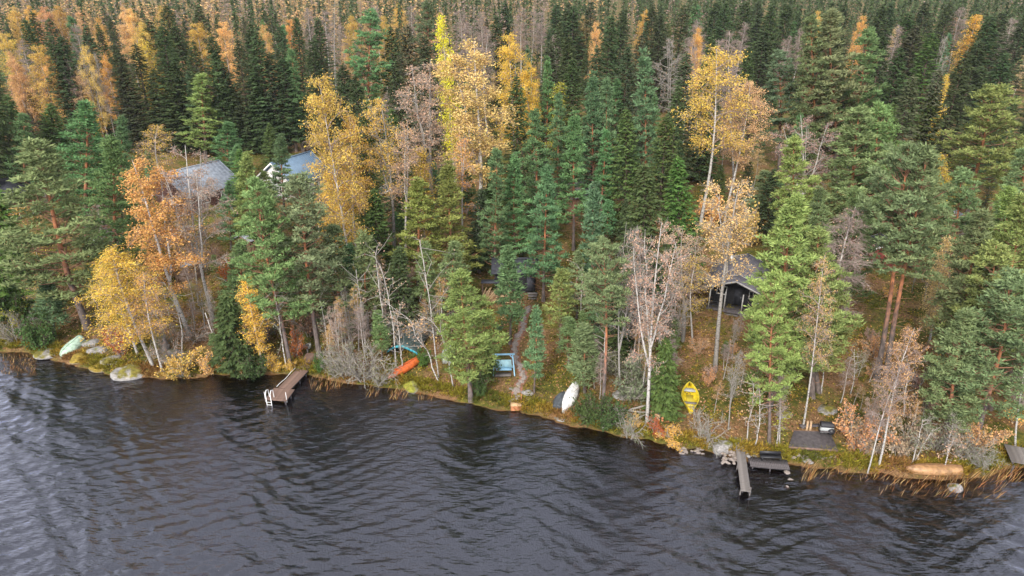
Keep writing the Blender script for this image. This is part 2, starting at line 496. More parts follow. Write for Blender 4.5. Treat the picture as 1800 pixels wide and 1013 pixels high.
def make_pine(seed, H=18.0, cb=0.35, R=3.0, power=0.7, limbs=80, ncl=30, spread=1.0, cone=False):
    rg = np.random.default_rng(seed)
    P = trunk_path(H, rg)
    tr = MB().tube(P, 0.21 * (H / 18) * (1 - 0.88 * P[:, 2] / H) * np.where(P[:, 2] < 0.3, 1.25, 1), 8)
    br, cr = MB(), MB()
    s0, s1, q0, q1 = [], [], [], []
    Cc, Cs, Ct = [], [], []
    az = rg.uniform(0, 6.28)
    side_gap = rg.uniform(0, 6.28)
    for i in range(limbs):
        t = (i + rg.uniform(0, 1)) / limbs
        z = (cb + (0.985 - cb) * t) * H
        az += 2.4 + rg.normal(0, 0.35)
        if cone: L = R * ((1 - t) ** 0.8 + 0.06)
        else: L = R * (max(1 - t, 0) ** power) * (0.62 + 0.55 * min(1, t * 3.2)) + 0.25
        if rg.uniform() < 0.1: continue
        L *= rg.uniform(0.5, 1.2) * (1 - 0.22 * (0.5 + 0.5 * math.cos(az - side_gap)))
        el = math.radians(4 + 46 * t + rg.normal(0, 13))
        d = np.array([math.cos(az) * math.cos(el), math.sin(az) * math.cos(el), math.sin(el)])
        b0 = at_z(P, z)
        b1 = b0 + d * L * 0.5 + np.array([0, 0, -0.03 * L])
        b2 = b0 + d * L + np.array([0, 0, 0.13 * L])
        r = 0.018 + 0.016 * L
        s0 += [b0, b1]; s1 += [b1, b2]; q0 += [r, r * .7]; q1 += [r * .7, r * .3]
        lat = np.array([-d[1], d[0], 0])
        Cc.append(b2); Cs.append(rg.uniform(0.32, 0.5)); Ct.append(rg.uniform(0.35, 0.75))
        nb = max(2, int(L * 2.3))
        tint = rg.uniform(0.25, 0.7)
        for k in range(nb):
            u = 0.32 + 0.66 * (k + rg.uniform(0, 1)) / nb
            pb = b0 * (1 - u) + b2 * u
            sd = 1 if k % 2 else -1
            l2 = L * 0.42 * (1.15 - u) * rg.uniform(0.7, 1.2) * spread + 0.15
            e = pb + (lat * sd * 0.85 + d * 0.5) * l2 + np.array([0, 0, 0.1 * l2 + 0.05 + rg.normal(0, 0.2)])
            s0.append(pb); s1.append(e); q0.append(r * .4); q1.append(r * .2)
            Cc.append(e); Cs.append(rg.uniform(0.28, 0.46)); Ct.append(tint + rg.uniform(-0.15, 0.2))
            if l2 > 0.8:
                Cc.append((pb + e) / 2 + rg.normal(0, 0.1, 3)); Cs.append(rg.uniform(0.25, 0.38)); Ct.append(tint + rg.uniform(-0.2, 0.1))
    # dead snags under the crown
    for i in range(int(14 * cb / 0.35)):
        z = rg.uniform(0.4 * cb, cb * 1.1) * H; a = rg.uniform(0, 6.28); L = rg.uniform(0.4, 1.5)
        b0 = at_z(P, z); s0.append(b0); s1.append(b0 + np.array([math.cos(a), math.sin(a), rg.uniform(-.3, .2)]) * L); q0.append(0.025); q1.append(0.01)
    Cc, Cs, Ct = np.array(Cc), np.array(Cs), np.array(Ct)
    n = len(Cc)
    C = np.repeat(Cc, ncl, 0); S = np.repeat(Cs, ncl); T = np.repeat(Ct, ncl)
    dv = scatter_dirs(len(C), rg); dv[:, 2] = np.abs(dv[:, 2]) * 0.75 - 0.12
    rad = rg.uniform(0.25, 1.12, len(C)) * S
    C = C + dv * rad[:, None] * np.array([1.15, 1.15, 1.05])
    U = unit(dv + rg.normal(0, 0.35, (len(C), 3)) + np.array([0, 0, 0.25])) * rg.uniform(0.12, 0.23, (len(C), 1))
    V = unit(np.cross(U, scatter_dirs(len(C), rg))) * rg.uniform(0.035, 0.065, (len(C), 1))
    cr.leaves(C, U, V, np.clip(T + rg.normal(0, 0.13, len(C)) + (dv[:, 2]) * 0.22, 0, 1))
    cr.segs(np.array(s0), np.array(s1), np.array(q0), np.array(q1), 4, 1)
    return dict(H=H, W=2 * R * (0.8 if cone else 0.84), trunk=tr.mesh('pine_trunk', M['bark_pine'], True, False), crown=cr.mesh('pine_crown', [M['needle'], M['twig_pine']]))

def make_spruce(seed, H=21.0, R=2.5, base=0.1, whorl=0.46, per=6, dens=1.0, dead=False, lo=False):
    rg = np.random.default_rng(seed)
    P = trunk_path(H, rg, 0.004)
    tr = MB().tube(P, 0.2 * (H / 21) * (1 - 0.93 * P[:, 2] / H), 7)
    br, cr = MB(), MB()
    s0, s1, q0 = [], [], []
    C, U, V, T = [], [], [], []
    z = base * H
    while z < H * 0.985:
        t = z / H
        tt = (z - base * H) / (H * (1 - base))
        k = per if tt < 0.9 else 4
        a0 = rg.uniform(0, 6.28)
        wl_ = rg.uniform(0.8, 1.12)
        for j in range(k):
            a = a0 + j * 6.283 / k + rg.normal(0, 0.22)
            L = R * ((1 - tt) ** 0.7) * rg.uniform(0.7, 1.1) * wl_ * (0.75 + 0.25 * min(1, tt * 6)) + 0.12
            el = math.radians(-24 + 58 * tt ** 1.6 + rg.normal(0, 6))
            h = np.array([math.cos(a), math.sin(a), 0])
            b0 = at_z(P, z)
            m1 = b0 + h * L * 0.55 * math.cos(el) + np.array([0, 0, L * 0.55 * math.sin(el)])
            e = m1 + h * L * 0.45 + np.array([0, 0, L * 0.45 * math.sin(el + 0.38)])
            s0 += [b0, m1]; s1 += [m1, e]; q0 += [0.012 + 0.008 * L, 0.01 + 0.004 * L]
            nq = max(4, int((4 + L * 9) * dens))
            u = np.sqrt(rg.uniform(0.03, 1.0, nq))
            pos = np.where(u[:, None] < 0.55, b0 + (m1 - b0) * (u / 0.55)[:, None], m1 + (e - m1) * ((u - 0.55) / 0.45)[:, None])
            lat = np.array([-h[1], h[0], 0]); sd = rg.choice([-1, 1], nq)
            wsp = 0.34 * L * (1.08 - u) + 0.08
            off = rg.uniform(0, 1, nq) * wsp
            pos = pos + lat * (sd * off)[:, None] + np.array([0, 0, -1.0]) * (off * 0.35 + rg.uniform(0, .08, nq))[:, None]
            dirv = unit(h[None] * rg.uniform(0.4, 1.1, (nq, 1)) + lat[None] * (sd * rg.uniform(0.2, 1.0, nq))[:, None] + np.array([0, 0, -1.0]) * rg.uniform(0.05, 0.55, (nq, 1)))
            ln = rg.uniform(0.16, 0.30, nq) * (1.25 if lo else 1.0)
            C.append(pos); U.append(dirv * ln[:, None])
            V.append(unit(np.cross(dirv, unit(np.array([0, 0, 1.0]) + rg.normal(0, 0.45, (nq, 3))))) * (ln * rg.uniform(0.25, 0.42, nq))[:, None])
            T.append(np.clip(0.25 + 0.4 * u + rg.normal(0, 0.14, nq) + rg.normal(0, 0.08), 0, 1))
        z += whorl * rg.uniform(0.8, 1.2) * (1.0 - 0.35 * tt)
    C, U, V, T = map(np.concatenate, (C, U, V, T))
    nt = 14
    C = np.vstack([C, np.stack([np.zeros(nt), np.zeros(nt), np.linspace(0.96, 1.0, nt) * H], 1) + at_z(P, np.full(nt, H * .98)) * [1, 1, 0]])
    U = np.vstack([U, unit(rg.normal(0, 0.6, (nt, 3)) + [0, 0, 1]) * 0.2]); V = np.vstack([V, unit(rg.normal(size=(nt, 3))) * 0.06]); T = np.append(T, np.full(nt, 0.6))
    cr.segs(np.array(s0), np.array(s1), np.array(q0), np.array(q0) * .6, 3, 1)
    if dead:
        # grey fine twigs instead of needles
        cr.segs(C[::2], C[::2] + U[::2] * 1.6, 0.012, 0.006, 3, 1)
        return dict(H=H, W=2 * R, trunk=tr.mesh('dead_trunk', M['bark_grey'], True, False), crown=cr.mesh('dead_crown', [M['needle'], M['twig_pale']]))
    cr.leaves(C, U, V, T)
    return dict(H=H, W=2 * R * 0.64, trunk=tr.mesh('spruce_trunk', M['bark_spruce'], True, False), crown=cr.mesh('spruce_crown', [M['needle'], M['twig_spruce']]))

def make_birch(seed, H=20.0, cb=0.35, R=2.4, limbs=30, leaves=10000, lsize=0.068, asc=48, droop=0.35, twigs=9, fork=0, barkm='bark_birch',
               twigm='twig_birch', ttr=0.016, trad=0.16, wob=0.02, narrow=False, top=0.95, clump=0.22):
    rg = np.random.default_rng(seed)
    P = trunk_path(H * top, rg, wob)
    paths = [(P, trad * (H / 20))]
    tr, br, cr = MB(), MB(), MB()
    tr.tube(P, trad * (H / 20) * (1 - 0.9 * P[:, 2] / P[-1, 2]), 7)
    for k in range(fork):
        zf = rg.uniform(max(cb - 0.12, 0.15), cb + 0.18) * H
        a = rg.uniform(0, 6.28); b0 = at_z(P, zf); L = (H - zf) * rg.uniform(0.75, 0.95)
        t = np.linspace(0, 1, 7)[:, None]
        hx = np.array([math.cos(a), math.sin(a), 0.0])
        pts = b0 + hx * (R * 0.62 * (t ** 0.75)) + np.array([0, 0, 1.0]) * L * t
        pts[1:-1] += rg.normal(0, 0.06, (5, 3))
        tr.tube(pts, trad * 0.6 * (H / 20) * (1 - 0.88 * t[:, 0]) * (1 - zf / H + 0.25), 6)
        paths.append((pts, trad * 0.55))
    s0, s1, q0, q1, tips0, tips1 = [], [], [], [], [], []
    az = rg.uniform(0, 6.28)
    for i in range(limbs):
        P_, _ = paths[i % len(paths)] if fork else paths[0]
        zlo = max(cb * H, P_[0, 2] + 0.3); zhi = P_[-1, 2] * 0.985
        t = (i + rg.uniform(0, 1)) / limbs
        z = zlo + (zhi - zlo) * t
        az += 2.4 + rg.normal(0, 0.5)
        prof = (0.5 + 0.5 * min(1, t * 2.5)) * (1 - t) ** (0.55 if not narrow else 0.7) + 0.12
        L = R * 1.25 * prof * rg.uniform(0.7, 1.15) * (0.7 if fork else 1)
        el = math.radians(asc + rg.normal(0, 10))
        h = np.array([math.cos(az), math.sin(az), 0])
        b0 = at_z(P_, z)
        pts = [b0]
        for sgm in range(3):
            e2 = el - droop * sgm * 0.9 + rg.normal(0, 0.1)
            pts.append(pts[-1] + (h * math.cos(e2) + np.array([0, 0, math.sin(e2)])) * L / 3 + rg.normal(0, 0.04, 3) * L)
        r = 0.02 + 0.014 * L
        for k in range(3):
            s0.append(pts[k]); s1.append(pts[k + 1]); q0.append(r * (1 - 0.3 * k)); q1.append(r * (1 - 0.3 * (k + 1)))
        nt = max(3, int(twigs * (0.4 + L / R)))
        for k in range(nt):
            u = rg.uniform(0.25, 1.0) * 3; ii = min(int(u), 2); pb = pts[ii] + (pts[ii + 1] - pts[ii]) * (u - ii)
            dv = unit((pts[ii + 1] - pts[ii]) / L * 2 + scatter_dirs(1, rg)[0] * 0.9)
            l2 = L * rg.uniform(0.16, 0.36)
            e = pb + dv * l2; e2 = e + unit(dv + np.array([0, 0, -0.9 * droop]) + rg.normal(0, 0.3, 3)) * l2 * 0.8
            s0 += [pb, e]; s1 += [e, e2]; q0 += [ttr, ttr * .75]; q1 += [ttr * .75, ttr * .45]
            tips0 += [pb, e]; tips1 += [e, e2]
    cr.segs(np.array(s0), np.array(s1), np.array(q0), np.array(q1), 4, 1)
    t0, t1 = np.array(tips0), np.array(tips1)
    # fine twigs
    nf = len(t0) * (3 if leaves < 6000 else 1)
    ix = rg.integers(0, len(t0), nf); u = rg.uniform(0.2, 1, (nf, 1)); p = t0[ix] + (t1[ix] - t0[ix]) * u
    fd = unit(unit(t1[ix] - t0[ix]) + scatter_dirs(nf, rg) * 0.7 + np.array([0, 0, -0.4 * droop])) * rg.uniform(0.2, 0.55, (nf, 1))
    cr.segs(p, p + fd, ttr * 0.55, ttr * 0.3, 3, 1)
    if leaves:
        ix = rg.integers(0, len(t0), leaves); u = rg.uniform(0.1, 1.1, (leaves, 1))
        tw = rg.uniform(0.15, 0.85, len(t0))
        keep = rg.uniform(0, 1, len(t0)) > 0.12
        ix = ix[keep[ix]]; u = u[:len(ix)]
        C = t0[ix] + (t1[ix] - t0[ix]) * u + rg.normal(0, clump, (len(ix), 3)) * np.array([1, 1, 0.8])
        U = unit(scatter_dirs(len(ix), rg) + np.array([0, 0, -0.35])) * rg.uniform(0.7, 1.3, (len(ix), 1)) * lsize
        V = unit(np.cross(U, scatter_dirs(len(ix), rg))) * rg.uniform(0.45, 0.75, (len(ix), 1)) * lsize
        cr.leaves(C, U, V, np.clip(tw[ix] + rg.normal(0, 0.16, len(ix)), 0, 1))
    return dict(H=H, W=2 * R * 0.9, trunk=tr.mesh('birch_trunk', M[barkm], True, False), crown=cr.mesh('birch_crown', [M['leaf'], M[twigm]]))

def make_bush(seed, H=2.0, R=1.3, stems=9, leaves=1500, lsize=0.075, twigm='twig_pale', fine=3, bend=0.5):
    rg = np.random.default_rng(seed)
    br, cr = MB(), MB()
    s0, s1, q0, q1, t0, t1 = [], [], [], [], [], []
    for i in range(stems):
        a = rg.uniform(0, 6.28); out = rg.uniform(0.2, 1.0); L = H * rg.uniform(0.7, 1.1)
        p = np.array([math.cos(a), math.sin(a), 0]) * 0.12 * R
        d = unit(np.array([math.cos(a) * out * R / H * 1.2, math.sin(a) * out * R / H * 1.2, 1.0]))
        for k in range(4):
            q = p + d * L / 4
            s0.append(p); s1.append(q); q0.append(0.035 * (1 - k * .2)); q1.append(0.035 * (0.8 - k * .2))
            for j in range(4):
                dv = unit(d + scatter_dirs(1, rg)[0] * 0.95); l2 = L * rg.uniform(0.12, 0.3); u = rg.uniform(0, 1)
                b = p + (q - p) * u; e = b + dv * l2
                s0.append(b); s1.append(e); q0.append(0.015); q1.append(0.008); t0.append(b); t1.append(e)
            d = unit(d + rg.normal(0, bend * 0.5, 3) + np.array([0, 0, -0.05])); p = q
    br.segs(np.array(s0), np.array(s1), np.array(q0), np.array(q1), 4)
    t0, t1 = np.array(t0), np.array(t1)
    nf = len(t0) * fine
    ix = rg.integers(0, len(t0), nf); p = t0[ix] + (t1[ix] - t0[ix]) * rg.uniform(0.1, 1, (nf, 1))
    e = p + unit(unit(t1[ix] - t0[ix]) + scatter_dirs(nf, rg) * 0.9) * rg.uniform(0.1, 0.4, (nf, 1))
    br.segs(p, e, 0.009, 0.004, 3)
    crown = None
    if leaves:
        ix = rg.integers(0, nf, leaves)
        tw = rg.uniform(0.2, 0.8, nf)
        C = p[ix] + (e[ix] - p[ix]) * rg.uniform(0, 1.2, (leaves, 1)) + rg.normal(0, 0.08, (leaves, 3))
        U = scatter_dirs(leaves, rg) * rg.uniform(0.7, 1.3, (leaves, 1)) * lsize
        V = unit(np.cross(U, scatter_dirs(leaves, rg))) * rg.uniform(0.5, 0.8, (leaves, 1)) * lsize
        cr.leaves(C, U, V, np.clip(tw[ix] + rg.normal(0, 0.15, leaves), 0, 1)); crown = cr.mesh('bush_leaves', M['leaf'])
    return dict(H=H, W=2 * R * .9, trunk=None, branches=br.mesh('bush_stems', M[twigm], False, False), crown=crown)

PROTO = {
    # Scots pines: broad old ones, conical middle-aged ones, slim young ones
    'pine': [make_pine(1, 18, .22, 3.0, limbs=95), make_pine(2, 18, .26, 3.2, .6, limbs=95), make_pine(3, 18, .17, 2.9, .8, limbs=95), make_pine(4, 18, .32, 3.2, .55, limbs=85)],
    'pine_cone': [make_pine(5, 15, .15, 2.6, cone=True), make_pine(6, 15, .2, 2.5, cone=True, limbs=75), make_pine(7, 15, .12, 2.4, cone=True, limbs=70)],
    'pine_slim': [make_pine(8, 9, .22, 1.25, cone=True, limbs=48, ncl=24), make_pine(9, 9, .3, 1.2, .6, limbs=40, ncl=24)],
    'pine_tall': [make_pine(10, 20, .55, 3.0, .5, limbs=66), make_pine(15, 20, .5, 2.8, .6, limbs=66)],
    'spruce': [make_spruce(21), make_spruce(22, R=2.8), make_spruce(23, R=2.3), make_spruce(24, R=2.5, base=.2), make_spruce(25, R=2.7, base=.05)],
    'spruce_young': [make_spruce(31, 9, 1.7, .03, .34, 6, 1.5), make_spruce(32, 9, 1.5, .03, .34, 6, 1.5)],
    'spruce_dead': [make_spruce(35, 20, 2.2, .2, .55, 5, .5, True)],
    'birch': [make_birch(41), make_birch(42, R=2.7, limbs=34, cb=.3), make_birch(43, R=2.2, cb=.4, narrow=True), make_birch(44, R=2.5, cb=.45, limbs=26)],
    'birch_full': [make_birch(51, 18, .22, 2.6, 40, 15000, .072), make_birch(52, 18, .28, 2.4, 38, 14000, .072, fork=1)],
    'birch_narrow': [make_birch(55, 16, .12, 1.5, 44, 7000, .08, 55, narrow=True), make_birch(56, 16, .18, 1.4, 40, 6500, .08, 58, narrow=True)],
    'birch_sparse': [make_birch(61, 20, .35, 2.6, 30, 3600, .068, 45), make_birch(62, 20, .4, 2.4, 28, 2900, .066, 50, fork=1)],
    'aspen': [make_birch(65, 20, .42, 2.8, 34, 5200, .075, 42, .15, 9, 2, 'bark_grey', 'twig_pale', .018, .2), make_birch(66, 20, .38, 2.6, 32, 4600, .075, 46, .15, 9, 2, 'bark_grey', 'twig_pale', .018, .19),
              make_birch(67, 18, .3, 3.4, 36, 4400, .075, 36, .1, 9, 3, 'bark_birch', 'twig_pale', .018, .2)],
    'bare': [make_birch(71, 20, .35, 2.2, 34, 0, asc=55, twigs=12), make_birch(72, 20, .4, 2.0, 32, 0, asc=58, twigs=12), make_birch(73, 18, .35, 2.6, 30, 350, .08, 45, .1, 11, 2, 'bark_grey', 'twig_pale', .018)],
    'bare_pink': [make_birch(75, 20, .3, 2.0, 40, 900, .07, 55, .5, 14), make_birch(76, 20, .35, 1.9, 40, 700, .07, 60, .5, 14)],
    'bush': [make_bush(81), make_bush(82, 2.2, 1.4, 10, 1700), make_bush(83, 1.8, 1.5, 11, 1500)],
    'bush_bare': [make_bush(85, 3.4, 2.1, 11, 420, .07, 'twig_pale', 4, .9), make_bush(86, 3.2, 2.3, 12, 650, .07, 'twig_pale', 4, .9)],
    'bush_green': [make_bush(88, 1.8, 1.3, 12, 2600, .075, 'twig_spruce', 2)],
}
NAME = {'pine': 'pine_tree', 'pine_cone': 'pine_tree', 'pine_slim': 'pine_tree', 'pine_tall': 'pine_tree', 'spruce': 'spruce_tree', 'spruce_young': 'spruce_tree', 'spruce_dead': 'dead_spruce',
        'birch': 'birch_tree', 'birch_full': 'birch_tree', 'birch_narrow': 'birch_tree', 'birch_sparse': 'birch_tree', 'aspen': 'aspen_tree', 'bare': 'bare_birch', 'bare_pink': 'bare_birch',
        'bush': 'bush', 'bush_bare': 'bush', 'bush_green': 'bush'}
CAT = {'pine_tree': 'pine tree', 'spruce_tree': 'spruce tree', 'dead_spruce': 'dead tree', 'birch_tree': 'birch tree', 'aspen_tree': 'aspen tree', 'bare_birch': 'bare tree', 'bush': 'bush'}
# leaf and needle colours
PG = (0.155, 0.208, 0.088)      # grey green pine
PB = (0.115, 0.196, 0.088)      # blue green pine
PL = (0.205, 0.252, 0.082)      # light green pine
PD = (0.115, 0.145, 0.085)      # dark grey pine
PO = (0.2, 0.225, 0.065)      # olive pine
SD = (0.064, 0.09, 0.04)      # dark spruce
SM = (0.085, 0.128, 0.042)      # mid green spruce
SG = (0.1, 0.17, 0.045)      # bright green spruce
SB = (0.09, 0.092, 0.052)      # brownish spruce
YE = (0.7, 0.47, 0.085)        # yellow leaves
GO = (0.66, 0.4, 0.1)        # golden leaves
OR = (0.72, 0.45, 0.15)        # orange leaves
PO_ = (0.64, 0.41, 0.19)        # pale orange leaves
PI = (0.42, 0.29, 0.2)         # pinkish brown leaves
BR = (0.7, 0.6, 0.04)        # lemon yellow leaves
RE = (0.45, 0.14, 0.045)        # rust red leaves
YG = (0.30, 0.30, 0.05)         # yellow green leaves
GR = (0.20, 0.21, 0.13)         # grey green leaves

BOXES = []     # (px0, py0, px1, py1, depth) of placed trees
def plant(kind, base, top_vec, width_m, color, label=None, group=None, var=None, single=False, r=rnd):
    """one tree: an Empty at its foot with trunk, branches and crown"""
    pr = PROTO[kind][var if var is not None else r.randrange(len(PROTO[kind]))]
    L = float(np.linalg.norm(top_vec))
    sz = L / pr['H']
    sxy = sz if width_m is None else width_m / pr['W']
    sxy = min(max(sxy, sz * 0.45), sz * 2.2)
    nm = NAME[kind]
    root = bpy.data.objects.new(nm, None); root.empty_display_size = 0.3
    COL.objects.link(root)
    q = Vector((0, 0, 1)).rotation_difference(Vector(top_vec))
    root.matrix_world = Matrix.Translation(Vector(base) - Vector((0, 0, 0.08))) @ q.to_matrix().to_4x4() @ Matrix.Rotation(r.uniform(0, 6.28), 4, 'Z') @ Matrix.Diagonal((sxy, sxy, sz, 1))
    j = lambda c: tuple(max(0.005, v * r.uniform(0.9, 1.1)) for v in c)
    k = r.uniform(0.88, 1.12)
    if pr['trunk']: link('trunk', pr['trunk'], root)
    if nm == 'bush': link('stems', pr['branches'], root)
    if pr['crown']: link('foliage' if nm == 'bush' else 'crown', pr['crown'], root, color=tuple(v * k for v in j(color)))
    tag(root, label, CAT[nm], group)
    return root

def tree_px(kind, bx, by, tx, ty, w, color, label, group=None, var=None):
    B = hit(bx, by)
    r = ray(tx, ty)
    t = B[1] / r[1]
    T = np.array([r[0] * t, B[1], CAM_H + r[2] * t])
    zc = proj((B + T) / 2)[2]
    return plant(kind, B, T - B, w * zc / F, color, label, group, var)

def tree_top(kind, tx, ty, h, w, color, label, group):
    r = ray(tx, ty)
    ts = np.arange(40, 900, 0.5)
    P = r[None] * ts[:, None]; P[:, 2] += CAM_H
    g = P[:, 2] - terrain(P[:, 0], P[:, 1])
    i = int(np.argmax(g < h)) if (g < h).any() else len(ts) - 1
    p = P[i]
    zc = proj(p)[2]
    B = np.array([p[0], p[1], TZ(p[0], p[1])])
    if p[1] < 132 and tx < 620:            # behind the cottages on the left
        t = 132 / r[1]; p = np.array([r[0] * t, 132, CAM_H + r[2] * t]); zc = proj(p)[2]
        B = np.array([p[0], p[1], TZ(p[0], p[1])]); h = max(4, p[2] - B[2])
    return plant(kind, B, np.array([rnd.uniform(-.03, .03) * h, 0, h]), None if w is None else w * zc / F, color, label, group)

